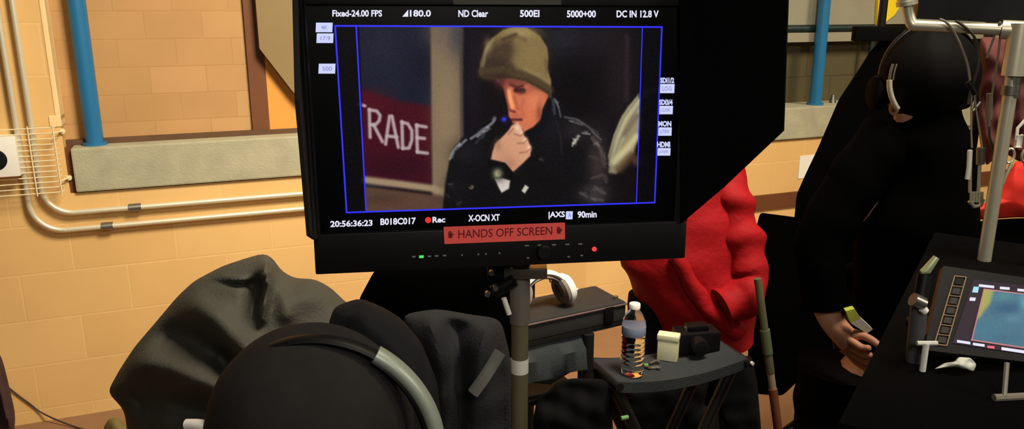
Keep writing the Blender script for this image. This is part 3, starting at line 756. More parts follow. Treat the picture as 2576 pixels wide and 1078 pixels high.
# black cloth bag hung behind the monitor's foot
b = inflate([(944, 676), (1100, 660), (1292, 662), (1298, 760), (1294, 900), (1180, 905), (1050, 895), (985, 860), (940, 800), (900, 757)], (1120, 760), 1.745, 0.035, (), 120, 24, floor_clip=False)
tag(obj('black_cloth', b, M['blackcloth']), 'plain black cloth hanging behind the stand below the large monitor', 'cloth')

q0, q1 = at(1000, 690, 1.805), at(1285, 684, 1.805); qz = q1.z
ds = thing('drape_stand', (q0.x+0.05, 1.81, 0), 'thin black stand whose crossbar holds the plain black cloth', 'stand')
b = bm_new(); add_tube(b, [(q0.x+0.05, 1.81, 0.0), (q0.x+0.05, 1.81, qz)], 0.01, 12); obj('stand_pole', b, M['frame'], ds)
b = bm_new(); add_tube(b, [(q0.x, 1.802, qz), (q1.x, 1.802, qz)], 0.008, 10); obj('crossbar', b, M['frame'], ds)
b = bm_new(); add_lathe(b, [(0.09, 0.0), (0.09, 0.012), (0.03, 0.025)], 24, Matrix.Translation((q0.x+0.05, 1.81, 0))); obj('base_plate', b, M['frame'], ds)

# ------------------------------------------------------------------ draped cover at left
out = [(270, 985), (300, 930), (338, 872), (398, 802), (446, 745), (488, 706), (560, 668), (628, 646), (668, 635), (690, 652), (706, 680), (742, 700), (790, 700), (832, 722), (866, 756), (930, 800), (960, 1000), (980, 1500), (900, 1790), (400, 1790), (310, 1500), (330, 1150), (312, 1030)]
folds = [([(668, 640), (672, 720), (655, 800)], 0.05, 14), ([(640, 715), (640, 800)], -0.05, 22), ([(700, 690), (720, 790)], 0.02, 22), ([(545, 692), (585, 700), (628, 704)], 0.014, 11), ([(545, 708), (590, 716), (628, 718)], -0.014, 9),
         ([(470, 745), (540, 800), (610, 880)], 0.04, 38), ([(400, 830), (480, 850), (560, 900)], -0.05, 34), ([(340, 905), (430, 930), (540, 975)], 0.05, 34), ([(300, 1010), (420, 1010), (520, 1040)], -0.05, 36), ([(560, 900), (600, 960)], -0.04, 24)]
b = inflate(out, (600, 1000), 1.75, 0.20, folds, 260, 90, wob=0.006, wscale=45)
tag(obj('equipment_cover', b, M['tarp']), 'dark grey-green cloth cover draped to a peak over equipment by the tan wall', 'cover')
out2 = [(840, 770), (905, 748), (960, 770), (1010, 800), (1060, 860), (1100, 960), (1120, 1150), (1100, 1500), (900, 1600), (820, 1300), (800, 900)]
b = inflate(out2, (960, 1000), 1.45, 0.09, [([(880, 790), (960, 840), (1040, 930)], 0.02, 30), ([(900, 760), (860, 830)], -0.02, 20)], 160, 50, wob=0.004, wscale=35)
tag(obj('folded_jacket', b, M['tarp2']), 'charcoal jacket heaped behind the seated viewer with the grey headband', 'jacket')
jk = thing('hanging_coat', at(1170, 1400, 1.55), 'dark coat with pale grey strip hanging left of the monitor stand pole', 'coat')
out3 = [(1010, 790), (1100, 775), (1180, 790), (1260, 800), (1285, 900), (1290, 1078), (1290, 1950), (1100, 1950), (1060, 1200), (1050, 950)]
b = inflate(out3, (1170, 1000), 1.6, 0.09, [([(1080, 800), (1110, 920), (1120, 1078)], 0.03, 28), ([(1150, 820), (1160, 1078)], -0.04, 24), ([(1220, 830), (1200, 960)], 0.02, 26)], 160, 50, wob=0.005, wscale=32)
cshell = obj('coat_shell', b, M['tarp2'], jk)
b = bm_new(); add_tube(b, smooth_path([at(1258, 884, 1.44), at(1225, 940, 1.43), at(1190, 988, 1.44)], 2), [0.006]+[0.014]*8+[0.005] if False else 0.012, 10, flat=((1, 0, 0.4), 0.35)); obj('lapel_strip', b, M['greystrip'], jk)

# ------------------------------------------------------------------ tall folding chairs
def director_chair(c, yaw, seat_h, label, group='tall folding chairs', w=0.5, d=0.42, back=True, foot=0.12):
    t = thing('folding_chair', (c[0], c[1], 0), label, 'chair', group)
    R = Matrix.Translation((c[0], c[1], 0)) @ Matrix.Rotation(yaw, 4, 'Z')
    P = lambda x, y, z: R @ Vector((x, y, z))
    hw, hd = w/2, d/2; az = seat_h+0.2
    for sx in (-1, 1):
        b = bm_new(); add_tube(b, [P(sx*hw, -hd, 0.0), P(sx*hw, -hd, az)], 0.014, 10); obj('leg', b, M['frame'], t)
        b = bm_new(); add_tube(b, [P(sx*hw, hd, 0.0), P(sx*hw, hd, az+(0.26 if back else 0))], 0.014, 10); obj('leg', b, M['frame'], t)
        b = bm_new(); add_box(b, (sx*hw-0.025, -hd-0.03, az), (sx*hw+0.025, hd+0.02, az+0.02), R, 0.005); obj('armrest', b, M['frame'], t)
        b = bm_new(); add_tube(b, [P(sx*hw, -hd, seat_h), P(sx*hw, hd, seat_h)], 0.013, 10); obj('side_rail', b, M['frame'], t)
    for sy in (-1, 1):
        b = bm_new()
        add_tube(b, [P(-hw, sy*hd, 0.12), P(hw, sy*hd, seat_h)], 0.011, 10); add_tube(b, [P(hw, sy*(hd-0.025), 0.12), P(-hw, sy*(hd-0.025), seat_h)], 0.011, 10)
        obj('cross_brace', b, M['frame'], t)
    b = bm_new(); n = 12
    rg = []
    for i in range(n+1):
        x = -hw+w*i/n; sag = -0.03*(1-(2*i/n-1)**2)
        rg.append([P(x, -hd, seat_h+sag+0.012), P(x, hd, seat_h+sag+0.012), P(x, hd, seat_h+sag+0.017), P(x, -hd, seat_h+sag+0.017)])
    add_loft(b, rg); obj('seat', b, M['canvas'], t)
    if back:
        b = bm_new(); rg = []
        for i in range(n+1):
            x = -hw+w*i/n; sag = 0.03*(1-(2*i/n-1)**2)
            rg.append([P(x, hd+sag, az+0.06), P(x, hd+sag+0.005, az+0.06), P(x, hd+sag+0.005, az+0.24), P(x, hd+sag, az+0.24)])
        add_loft(b, rg); obj('backrest', b, M['canvas'], t)
    b = bm_new(); add_box(b, (-hw, -hd-foot, 0.25), (hw, -hd+0.06, 0.27), R, 0.004); obj('footrest', b, M['frame'], t)
    return t, P

ch1, P1 = director_chair((-0.05, 2.20), math.radians(109), 0.745, 'tall folding chair carrying the black case and white headphones beside the pole stand', None, w=0.42, d=0.38, foot=0.0)
def quad_box(bm, corners, h):
    """box standing on four floor-plan corners (x, y) between z0 and z0+h"""
    add_prism(bm, [Vector((x, y, h[0])) for x, y in corners], (0, 0, h[1]-h[0]))
CYA = math.radians(29)
ux, uy = Vector((math.cos(CYA), math.sin(CYA), 0)), Vector((-math.sin(CYA), math.cos(CYA), 0))
C0 = at(1322, 812, 1.875)
def cpl(a, c, z=0.0): return C0 + ux*a + uy*c + Vector((0, 0, z-C0.z))
b = bm_new()
for (a0, a1, c0, c1, z0, z1) in ((-0.04, 0.31, 0.0, 0.20, 0.967, 0.979),):
    add_prism(b, [cpl(a0, c0, z0), cpl(a1, c0, z0), cpl(a1, c1, z0), cpl(a0, c1, z0)], (0, 0, z1-z0))
obj('tray', b, M['frame'], ch1, smooth=False)
b = bm_new(); rg = []
for i in range(13):
    a = -0.02+0.205*i/12; s = 0.006*math.sin(i*0.9)
    rg.append([cpl(a, 0.012+s*0.5, 0.965), cpl(a, -0.012-s*0.4, 0.93), cpl(a, -0.01+s*0.6, 0.87), cpl(a, 0.01, 0.84+0.035*abs(i-6)/6), cpl(a, 0.02, 0.86), cpl(a, 0.022, 0.96)])
add_loft(b, rg); q = obj('side_pouch', b, M['canvas'], ch1)
b = bm_new(); add_tube(b, [cpl(0.192, 0.0, 0.0), cpl(0.192, 0.0, 0.966)], 0.016, 12); obj('front_post', b, M['frame'], ch1)
# black case on the tray
TOP = 1.034
case = thing('equipment_case', cpl(0.14, 0.1, 0.98), 'black padded equipment case under the white headphones', 'case')
b = bm_new(); add_box(b, (0, 0, 0), (0.345, 0.15, TOP-0.9795), Matrix.Translation(cpl(-0.03, 0.0, 0.9795)) @ Matrix.Rotation(CYA, 4, 'Z'), 0.008); obj('case_shell', b, M['case'], case)
b = bm_new(); add_tube(b, [cpl(-0.03, -0.003, TOP-0.006), cpl(0.313, -0.003, TOP-0.006), cpl(0.317, 0.15, TOP-0.006)], 0.0028, 8); obj('piping', b, mat('piping', (96, 74, 72), 0.7), case)
b = bm_new(); add_box(b, (0.27, -0.006, 0.0), (0.30, 0.0, 0.045), Matrix.Translation(cpl(-0.03, 0.0, 0.985)) @ Matrix.Rotation(CYA, 4, 'Z'), 0.002); obj('buckle', b, M['black'], case)
b = bm_new(); add_tube(b, [cpl(0.300, 0.03, TOP-0.004), cpl(0.300, 0.03, TOP+0.008)], 0.007, 12); obj('corner_stud', b, M['steel'], case)

# white headphones lying on the case
hpc = cpl(0.085, 0.062, TOP)
hp = thing('headphones', hpc, 'white over-ear headphones resting on the black case behind the pole stand', 'headphones')
def harc(r, n=24, h=None, dy=0.0, a0=0.0, a1=math.pi):
    return [hpc + ux*(r*math.cos(t)) + uy*dy + Vector((0, 0, 0.012+(h or r)*math.sin(t))) for t in np.linspace(a0, a1, n)]
b = bm_new(); pts = harc(0.082, 30, 0.088)
add_tube(b, pts, [0.013+0.010*abs(math.cos(t))**0.7 for t in np.linspace(0, math.pi, 30)], 16, flat=(uy, 0.42)); obj('headband', b, M['hp_white'], hp)
b = bm_new(); add_tube(b, harc(0.070, 24, 0.078), 0.016, 12, flat=(uy, 0.4)); obj('headband_pad', b, M['hp_grey'], hp)
b = bm_new(); add_tube(b, [p+Vector((0, 0, 0.017))-ux*0.006 for p in harc(0.036, 16, 0.084, 0.0, 0.5, 2.6)], 0.0022, 8); obj('inner_wire', b, M['hp_white'], hp)
def cup(cx, tilt, m_out, m_in, r=0.042):
    Mx = Matrix.Translation(hpc+ux*cx+Vector((0, 0, 0.043))) @ Matrix.Rotation(CYA, 4, 'Z') @ Matrix.Rotation(tilt, 4, 'Y')
    b = bm_new(); add_lathe(b, [(0.012, 0.026), (r*0.8, 0.024), (r, 0.014), (r, 0.002)], 28, Mx); o = obj('ear_cup', b, m_out, hp)
    b = bm_new(); add_lathe(b, [(r*0.98, 0.002), (r, -0.008), (r*0.8, -0.014), (r*0.5, -0.012), (r*0.45, -0.004), (0.004, -0.003)], 28, Mx); q = obj('ear_cushion', b, m_in, o)
cup(-0.066, math.radians(-62), M['hp_white'], M['hp_grey']); cup(0.064, math.radians(75), M['hp_white'], M['hp_grey'])
b = bm_new(); add_tube(b, [hpc+ux*0.092+Vector((0, 0, 0.03)), hpc+ux*0.112+Vector((0, 0, 0.036))], 0.0035, 10); obj('swivel_pin', b, M['hp_white'], hp)

# folding stool with a canvas top, right of the chair
SZ = 0.872
sA, sang = Vector((0.272, 1.875, 0)), math.radians(21)
sx, sy = Vector((math.cos(sang), math.sin(sang), 0)), Vector((-math.sin(sang), math.cos(sang), 0))
S = lambda a, c, z: sA+sx*a+sy*c+Vector((0, 0, z))
stool = thing('folding_stool', S(0.2, 0.1, 0), 'tall folding stool with a sagging charcoal canvas top holding the bottle and carton', 'stool')
SL, SW = 0.40, 0.16
b = bm_new(); rg = []
for i in range(17):
    a = SL*i/16; sg = -0.022*(1-(2*i/16-1)**2)
    rg.append([S(a, 0, SZ-0.03+sg), S(a, 0.0, SZ+sg), S(a, SW, SZ+sg), S(a, SW, SZ-0.006+sg), S(a, 0.006, SZ-0.006+sg), S(a, 0.006, SZ-0.03+sg)])
add_loft(b, rg); obj('canvas_top', b, M['canvas'], stool)
for a in (0.0, SL):
    b = bm_new(); add_tube(b, [S(a, -0.01, SZ-0.012), S(a, SW+0.01, SZ-0.012)], 0.012, 12); obj('side_rail', b, M['frame'], stool)
for c in (0.02, SW-0.02):
    b = bm_new(); add_tube(b, [S(0.0, c, SZ-0.015), S(SL, c, 0.01)], 0.016, 12); obj('leg', b, M['frame'], stool)
    b = bm_new(); add_tube(b, [S(SL, c+0.025, SZ-0.015), S(0.0, c+0.025, 0.01)], 0.016, 12); obj('leg', b, M['frame'], stool)
b = bm_new(); add_tube(b, [S(SL/2, -0.01, 0.44), S(SL/2, SW+0.03, 0.44)], 0.009, 10); obj('pivot_bolt', b, M['steel'], stool)
b = bm_new(); add_tube(b, [S(0.0, -0.022, 0.78), S(0.02, -0.022, 0.78)], 0.006, 10); obj('bolt_glint', b, mat('bolt_glint_green', (96, 140, 84), 0.5), stool)  # green colour paints the glint on a bolt
b = bm_new(); add_tube(b, [S(SL+0.005, -0.005, SZ-0.01), S(SL+0.005, -0.018, SZ-0.01)], 0.005, 10); obj('rail_screw', b, M['white'], stool)

# water bottle on the stool
bp = S(0.066, 0.045, SZ-0.014+0.012-0.0085)
bt = thing('water_bottle', bp, 'clear ribbed water bottle with a blue-grey label on the stool edge', 'bottle')
prof = [(0.020, 0.0), (0.029, 0.004), (0.031, 0.012)]
for k in range(7):
    z = 0.018+k*0.0125; prof += [(0.0315, z), (0.0285, z+0.005), (0.0315, z+0.010)]
prof += [(0.031, 0.108), (0.0305, 0.112), (0.0305, 0.142), (0.031, 0.145), (0.029, 0.155), (0.022, 0.170), (0.0135, 0.182), (0.013, 0.188)]
b = bm_new(); add_lathe(b, prof, 36, Matrix.Translation(bp)); obj('bottle_body', b, M['bottle'], bt)
b = bm_new(); add_lathe(b, [(0.0312, 0.116), (0.0315, 0.117), (0.0315, 0.139), (0.0312, 0.140)], 36, Matrix.Translation(bp)); obj('label', b, M['water'], bt)
b = bm_new(); add_lathe(b, [(0.0145, 0.187), (0.0148, 0.198), (0.0135, 0.2)], 28, Matrix.Translation(bp)); obj('cap', b, M['white'], bt)
# carton, black box, keys on the stool
def sag(a): return -0.022*(1-(2*a/SL-1)**2)
cb = thing('carton', S(0.215, 0.12, SZ+sag(0.2)), 'cream upright carton standing on the stool beside the black camera box', 'carton')
Mx = Matrix.Translation(S(0.215, 0.11, SZ+sag(0.2)+0.001)) @ Matrix.Rotation(math.radians(-20), 4, 'Z')
b = bm_new(); add_box(b, (-0.028, -0.012, 0), (0.028, 0.02, 0.072), Mx, 0.003); obj('box_body', b, M['cream'], cb)
b = bm_new(); add_box(b, (-0.03, -0.014, 0.06), (0.03, 0.022, 0.076), Mx, 0.003); obj('lid', b, M['cream'], cb)
bb = thing('camera_box', S(0.30, 0.12, SZ), 'black camera box sitting on the stool under the red jacket hem', 'camera')
Mx = Matrix.Translation(S(0.315, 0.125, SZ+sag(0.33)+0.001)) @ Matrix.Rotation(math.radians(10), 4, 'Z')
b = bm_new(); add_box(b, (-0.06, -0.035, 0), (0.06, 0.035, 0.062), Mx, 0.006); add_box(b, (-0.03, -0.02, 0.062), (0.03, 0.02, 0.078), Mx, 0.005); obj('camera_body', b, M['black'], bb)
b = bm_new(); add_lathe(b, [(0.024, 0.0), (0.024, 0.03), (0.02, 0.032)], 24, Mx @ Matrix.Translation((-0.01, -0.034, 0.032)) @ Matrix.Rotation(math.pi/2, 4, 'X')); obj('lens', b, M['dark'], bb)
for q in (-0.03, 0.03):
    b = bm_new(); add_tube(b, [Mx @ Vector((q, 0.0, 0.078 if abs(q) < .02 else 0.062)), Mx @ Vector((q, 0.0, 0.082 if abs(q) < .02 else 0.07))], 0.007, 12); obj('dial', b, M['steel'], bb)
ky = thing('key_bunch', S(0.12, 0.07, SZ+sag(0.12)), 'small bunch of green-tagged keys on the stool beside the bottle', 'keys')
b = bm_new()
for k, (dx, dy) in enumerate(((0.0, 0.02), (0.02, 0.0), (0.035, 0.025))):
    p = S(0.115+dx, 0.07+dy, SZ+sag(0.13)+0.004); add_tube(b, [p, p+Vector((0.022, 0.012*(k-1), 0.004))], 0.003, 8); add_lathe(b, [(0.006, 0), (0.006, 0.003)], 12, Matrix.Translation(p+Vector((0.024, 0.012*(k-1), 0.0))))
obj('keys', b, M['steel'], ky)
b = bm_new(); p = S(0.105, 0.085, SZ+sag(0.1)+0.003); add_box(b, (p.x, p.y, p.z), (p.x+0.03, p.y+0.012, p.z+0.006), None, 0.002); obj('key_tag', b, mat('green_tag', (90, 150, 70), 0.5), ky)

# slanted taped pole right of the stool
T0, T1 = at(1906, 700, 2.22), at(1947, 1000, 2.2)
T2 = T0 + (T1-T0)*((T0.z-0.008)/(T0.z-T1.z))
tp = thing('leaning_pole', (T2.x, T2.y, 0), 'thin slanted pole with green tape bands beside the canvas stool', 'pole')
cuts = [0.0, 0.42, 0.62, 0.78, 0.92, (T2-T0).length/(T1-T0).length]
for k in range(5):
    b = bm_new(); add_tube(b, [T0+(T1-T0)*cuts[k], T0+(T1-T0)*cuts[k+1]], (0.0115, 0.015, 0.0125, 0.011, 0.0135)[k], 14)
    obj(('shaft', 'tape_wrap', 'tape_wrap', 'shaft', 'shaft')[k], b, M[('olive_post', 'green_tape', 'olive_post', 'cream', 'brownbag')[k]] if k != 3 else mat('pale_band', (150, 136, 110), 0.6), tp)

# ------------------------------------------------------------------ person in the red jacket
def person_rings(rows, Y, depth, seg=36, wob=0.012, seed=1):
    r = np.random.default_rng(seed); ph = r.uniform(0, 6.28, 12); rings = []
    ys = np.linspace(rows[0][0], rows[-1][0], 46)
    L = np.interp(ys, [q[0] for q in rows], [q[1] for q in rows]); Rr = np.interp(ys, [q[0] for q in rows], [q[2] for q in rows])
    D = np.interp(ys, [q[0] for q in rows], [q[3] for q in rows])
    for i, (y, l, rr, dd) in enumerate(zip(ys, L, Rr, D)):
        a, c = at(l, y, Y), at(rr, y, Y); cx, hw, z = (a.x+c.x)/2, (c.x-a.x)/2, (a.z+c.z)/2; ring = []
        for k in range(seg):
            t = 2*math.pi*k/seg; s = 1+wob*(math.sin(3*t+i*0.35+ph[0])+math.sin(5*t-i*0.55+ph[1])+0.8*math.sin(2*t+i*0.8+ph[2]))
            ring.append((cx+hw*math.cos(t)*s, Y+dd*depth*math.sin(t)*s, z+0.004*math.sin(4*t+ph[3]+i)))
        rings.append(ring)
    return rings
def wrinkled_tube(path, r0, r1, amp, seed, seg=28, n=70, squash=1.0):
    pts = smooth_path(path, 4); Ls = np.r_[0, np.cumsum([(q-p).length for p, q in zip(pts[:-1], pts[1:])])]
    ss = np.linspace(0, Ls[-1], n); X = [np.interp(ss, Ls, [p[k] for p in pts]) for k in range(3)]
    P = [Vector((X[0][i], X[1][i], X[2][i])) for i in range(n)]
    bm = bmesh.new(); R = add_tube(bm, P, [r0+(r1-r0)*i/(n-1) for i in range(n)], seg)
    r = np.random.default_rng(seed); ph = r.uniform(0, 6.28, 8)
    for i, ring in enumerate(R):
        for k, v in enumerate(ring):
            t = 2*math.pi*k/seg; s = ss[i]
            w = math.sin(s*62+1.3*math.sin(t+ph[0])+ph[1])*0.6+math.sin(s*41-1.8*math.cos(t+ph[2])+ph[3])*0.5+0.5*math.sin(2*t+s*30+ph[4])
            w = max(w, -0.5)
            v.co = P[i]+(v.co-P[i])*(1+amp*w)
    return bm
BY = 2.46
bc = at(1700, 700, BY)
rp = thing('person', (bc.x, bc.y, 0), 'person in a red puffy jacket and dark trousers standing behind the stool', 'person')
bx = bc.x
N = {}
def J(k, x, y, z, r, r2=None): N[k] = (Vector((bx+x, BY+y, z)), r, r2 or r)
J('pelvis', 0.03, 0, 0.86, .10, .09); J('waist', 0.03, 0, 1.0, .10, .085); J('chest', 0.01, 0.0, 1.2, .11, .09); J('neckbase', 0, 0, 1.35, .07, .07); J('neck', 0, -0.0, 1.40, .052); J('skull', 0, 0.01, 1.49, .076, .088); J('crown', 0, 0.015, 1.57, .06, .07)
for s, n in ((-1, 'l'), (1, 'r')):
    J('sh'+n, 0.025+s*0.115, 0, 1.28, .045); J('hip'+n, 0.03+s*0.075, 0.02, 0.80, .075); J('knee'+n, 0.02+s*0.09, 0.02, 0.46, .055); J('ank'+n, s*0.11, 0, 0.09, .042); J('toe'+n, s*0.12, 0.14, 0.035, .034)
elr, wrr = at(1896, 688, BY-0.09), at(1790, 760, BY-0.05)
N['elr'] = (elr, .042, .042); N['wrr'] = (wrr, .03, .03)
J('ell', -0.13, 0.10, 1.06, .042); J('wrl', -0.05, 0.24, 1.02, .03)
for s, n, wv in ((1, 'r', Vector((-0.05, 0.0, -0.045))), (-1, 'l', Vector((0.03, 0.06, -0.01)))):
    w0 = N['wr'+n][0]; N['pa'+n] = (w0+wv, .034, .018)
    for k in range(5):
        o2 = Vector((0, (k-2)*0.017, (k-2)*-0.002)); d = wv.normalized()
        l = (0.045, 0.06, 0.065, 0.06, 0.045)[k]
        N['f%d%s' % (k, n)] = (w0+wv*1.15+o2+d*l*0.5, .0085, .0085); N['g%d%s' % (k, n)] = (w0+wv*1.1+o2+d*l+Vector((0, 0, -0.012)), .0075, .0075)
Eg = [('pelvis', 'waist'), ('waist', 'chest'), ('chest', 'neckbase'), ('neckbase', 'neck'), ('neck', 'skull'), ('skull', 'crown')]
for n in 'lr':
    Eg += [('chest', 'sh'+n), ('sh'+n, 'el'+n), ('el'+n, 'wr'+n), ('wr'+n, 'pa'+n), ('pelvis', 'hip'+n), ('hip'+n, 'knee'+n), ('knee'+n, 'ank'+n), ('ank'+n, 'toe'+n)]
    for k in range(5): Eg += [('pa'+n, 'f%d%s' % (k, n)), ('f%d%s' % (k, n), 'g%d%s' % (k, n))]
skin_body('body', N, Eg, M['skin'], rp)
b = bm_new()
rows = [(350, 1668, 1756, .5), (380, 1664, 1775, .55), (405, 1640, 1830, .75), (440, 1590, 1868, .9), (520, 1560, 1880, 1.05), (600, 1548, 1885, 1.15), (655, 1556, 1888, 1.2), (700, 1582, 1892, 1.2), (750, 1606, 1898, 1.2), (800, 1632, 1897, 1.15), (848, 1644, 1890, 1.1)]
add_loft(b, person_rings(rows, BY, 0.135, wob=0.016, seed=5)); jacket = obj('jacket', b, M['red'], rp)
b = wrinkled_tube([at(1808, 425, BY-0.02), at(1835, 470, BY-0.05), at(1850, 545, BY-0.08), at(1872, 625, BY-0.10), at(1893, 690, BY-0.11), at(1880, 735, BY-0.14), at(1815, 775, BY-0.17)], 0.064, 0.056, 0.2, 8); obj('sleeve', b, M['red'], jacket)
b = wrinkled_tube([(bx-0.05, BY, 1.29), (bx-0.12, BY+0.02, 1.25), (bx-0.13, BY+0.06, 1.18), (bx-0.12, BY+0.10, 1.06), (bx-0.06, BY+0.2, 1.02)], 0.064, 0.05, 0.12, 9); obj('sleeve', b, M['red'], jacket)
b = wrinkled_tube([at(1700, 640, BY-0.16), at(1740, 720, BY-0.165), at(1800, 800, BY-0.16), at(1860, 835, BY-0.14)], 0.022, 0.03, 0.1, 12); obj('pocket_flap', b, M['red'], jacket)
for s in (-1, 1):
    b = wrinkled_tube([(bx+0.03+s*0.075, BY+0.02, 0.88), (bx+0.02+s*0.09, BY+0.01, 0.5), (bx+s*0.11, BY, 0.07)], 0.105, 0.068, 0.05, 20+s); obj('trouser_leg', b, M['trousers'], rp)
    b = bm_new(); add_loft(b, [[(bx+s*0.115+0.045*w*math.cos(t), BY+y+0.0, max(0.0, z+0.04*h*math.sin(t)-0.0)) for t in np.linspace(0, 2*math.pi, 16, endpoint=False)] for y, w, h, z in ((-0.07, .7, .8, .04), (-0.03, 1, 1.2, .05), (0.06, 1, 1, .045), (0.14, 1.05, .8, .036), (0.19, .7, .5, .024))]); obj('shoe', b, M['black'], rp)
b = bm_new(); r = bmesh.ops.create_uvsphere(b, u_segments=28, v_segments=18, radius=0.1)
for v in r['verts']:
    v.co = Vector((bx+v.co.x*0.92, BY+0.0+v.co.y*1.08, 1.535+v.co.z*1.05)) 
bmesh.ops.delete(b, geom=[v for v in b.verts if v.co.z < 1.50 and v.co.y > BY-0.02], context='VERTS'); obj('hair', b, M['hair'], rp)

# ------------------------------------------------------------------ black flag on its stand, grey bundle, hanging behind
fl_t = thing('black_flag', at(2060, 1500, 2.75)*1.0, 'big black cloth flag hanging on a stand arm behind the person with headphones', 'flag')
fl_t.location.z = 0
out4 = [(2262, 60), (2235, 80), (2190, 128), (2150, 190), (2110, 250), (2080, 320), (2055, 378), (2030, 430), (2004, 488), (1997, 560), (1982, 572), (1968, 556), (1955, 566), (1940, 540), (1912, 532), (1896, 600), (1880, 760), (1882, 900), (1900, 990), (1968, 995), (2010, 955), (2060, 968), (2120, 985), (2190, 965), (2225, 930), (2250, 700), (2260, 520), (2270, 380), (2300, 150)]
b = inflate(out4, (2110, 560), 2.75, 0.035, (), 320, 40, floor_clip=True); obj('flag_cloth', b, M['blackcloth'], fl_t)
b = bm_new(); add_box(b, tuple(at(2152, 104, 2.72)), tuple(at(2262, 66, 2.76)), None, 0.004); obj('clamp_head', b, M['cartblack'], fl_t)
pp = at(2215, 90, 2.79)
b = bm_new(); add_tube(b, [(pp.x+0.03, pp.y+0.07, 0.0), (pp.x+0.03, pp.y+0.07, pp.z+0.2)], 0.014, 12); add_tube(b, [(pp.x+0.03, pp.y+0.07, pp.z), (pp.x+0.03, pp.y-0.04, pp.z)], 0.01, 10); obj('stand_pole', b, M['black'], fl_t)
for k in range(3):
    an = 0.9+k*2.1
    b = bm_new(); add_tube(b, [(pp.x+0.03, pp.y+0.07, 0.35), (pp.x+0.03+0.35*math.cos(an), pp.y+0.07+0.35*math.sin(an), 0.012)], 0.011, 10); obj('stand_leg', b, M['black'], fl_t)
b = inflate([(2222, 392), (2246, 396), (2246, 500), (2232, 528), (2200, 530), (2186, 505), (2190, 455)], (2216, 465), 2.62, 0.015, (), 80, 16, floor_clip=False)
g = obj('grey_drape', b, mat('grey_drape', (104, 112, 108), 0.8, noise=0.5, nscale=24)); tag(g, 'grey cloth scrap hanging on the black flag beside the black-clad person', 'cloth')

# yellow panel on the wall above
b = bm_new(); pts = [wuz(x, y, -0.1) for x, y in ((2206, 73), (2213, -60), (2275, -60), (2262, 20), (2250, 38))]
add_prism(b, [Vector((u, 0.10, z)) for u, z in pts], (0, 0.02, 0))
tag(wobj('yellow_panel', b, M['yellow'], smooth=False), 'bright yellow panel on the far wall above the black flag', 'panel')

# ------------------------------------------------------------------ person in black with headphones, seen from behind
PY = 1.78
hc = at(2336, 190, PY)
bp_ = thing('person', (hc.x, hc.y, 0), 'person dressed in black seen from behind, wearing dark headphones by the pipe cart', 'person')
px_ = hc.x; N = {}
def J(k, x, y, z, r, r2=None): N[k] = (Vector((px_+x, PY+y, z)), r, r2 or r)
hz = hc.z
J('pelvis', -0.03, 0, 0.90, .085, .08); J('waist', -0.01, 0, 1.06, .075, .07); J('chest', 0.0, 0.0, 1.28, .08, .075); J('neckbase', -0.01, 0, hz-0.20, .06, .06); J('neck', 0, 0, hz-0.13, .05); J('skull', 0, 0.005, hz-0.02, .078, .088); J('crown', 0, 0.0, hz+0.055, .055, .065)
for s, n in ((-1, 'l'), (1, 'r')):
    J('hip'+n, -0.04+s*0.085, 0, 0.84, .085); J('knee'+n, -0.04+s*0.09, 0.02, 0.48, .06); J('ank'+n, -0.04+s*0.10, 0, 0.09, .042); J('toe'+n, -0.04+s*0.11, 0.14, 0.035, .034)
J('shl', -0.09, 0, hz-0.25, .042); J('shr', 0.06, 0.02, hz-0.25, .042)
N['ell'] = (at(2062, 600, PY-0.03), .042, .042); N['wrl'] = (at(2080, 800, PY-0.06), .03, .03)
J('elr', 0.07, 0.10, 1.15, .042); J('wrr', 0.02, 0.30, 1.08, .03)
wl = N['wrl'][0]; N['pal'] = (at(2110, 836, PY-0.08), .036, .02)
dv = (N['pal'][0]-wl).normalized()
for k in range(5):
    o2 = Vector((0.006*(k-2), -0.012, -0.017*(k-2))) if k else Vector((0.02, -0.02, 0.03))
    p1 = N['pal'][0]+dv*0.03+o2; p2 = p1+dv*(0.028 if k else 0.018)+Vector((0.006, -0.014, 0.008)); p3 = p2+dv*0.012+Vector((0.004, -0.012, 0.016 if k else 0.0))
    N['f%d' % k] = (p1, .0095, .0095); N['g%d' % k] = (p2, .0088, .0088); N['h%d' % k] = (p3, .0075, .0075)
wr = N['wrr'][0]; N['par'] = (wr+Vector((-0.03, 0.05, -0.01)), .034, .018)
for k in range(5):
    o2 = Vector((0.012*(k-2), 0.06, -0.005)); N['i%d' % k] = (wr+Vector((-0.03, 0.05, -0.01))+o2, .0088, .0088); N['j%d' % k] = (wr+Vector((-0.03, 0.065, -0.035))+o2, .0076, .0076)
Eg = [('pelvis', 'waist'), ('waist', 'chest'), ('chest', 'neckbase'), ('neckbase', 'neck'), ('neck', 'skull'), ('skull', 'crown')]
for n in 'lr': Eg += [('chest', 'sh'+n), ('sh'+n, 'el'+n), ('el'+n, 'wr'+n), ('wr'+n, 'pa'+n), ('pelvis', 'hip'+n), ('hip'+n, 'knee'+n), ('knee'+n, 'ank'+n), ('ank'+n, 'toe'+n)]
for k in range(5): Eg += [('pal', 'f%d' % k), ('f%d' % k, 'g%d' % k), ('g%d' % k, 'h%d' % k), ('par', 'i%d' % k), ('i%d' % k, 'j%d' % k)]
skin_body('body', N, Eg, M['skin'], bp_)
b = bm_new(); rows = [(262, 2272, 2404, .62), (290, 2268, 2408, .7), (315, 2250, 2416, .8), (345, 2222, 2432, .9), (420, 2222, 2440, 1.0), (470, 2212, 2438, 1.1), (500, 2180, 2438, 1.2), (545, 2160, 2436, 1.25), (680, 2165, 2415, 1.25), (800, 2165, 2400, 1.3), (900, 2150, 2400, 1.3), (1010, 2140, 2390, 1.3)]
add_loft(b, person_rings(rows, PY, 0.125, wob=0.008, seed=11)); jk2 = obj('black_top', b, M['blackcloth'], bp_)
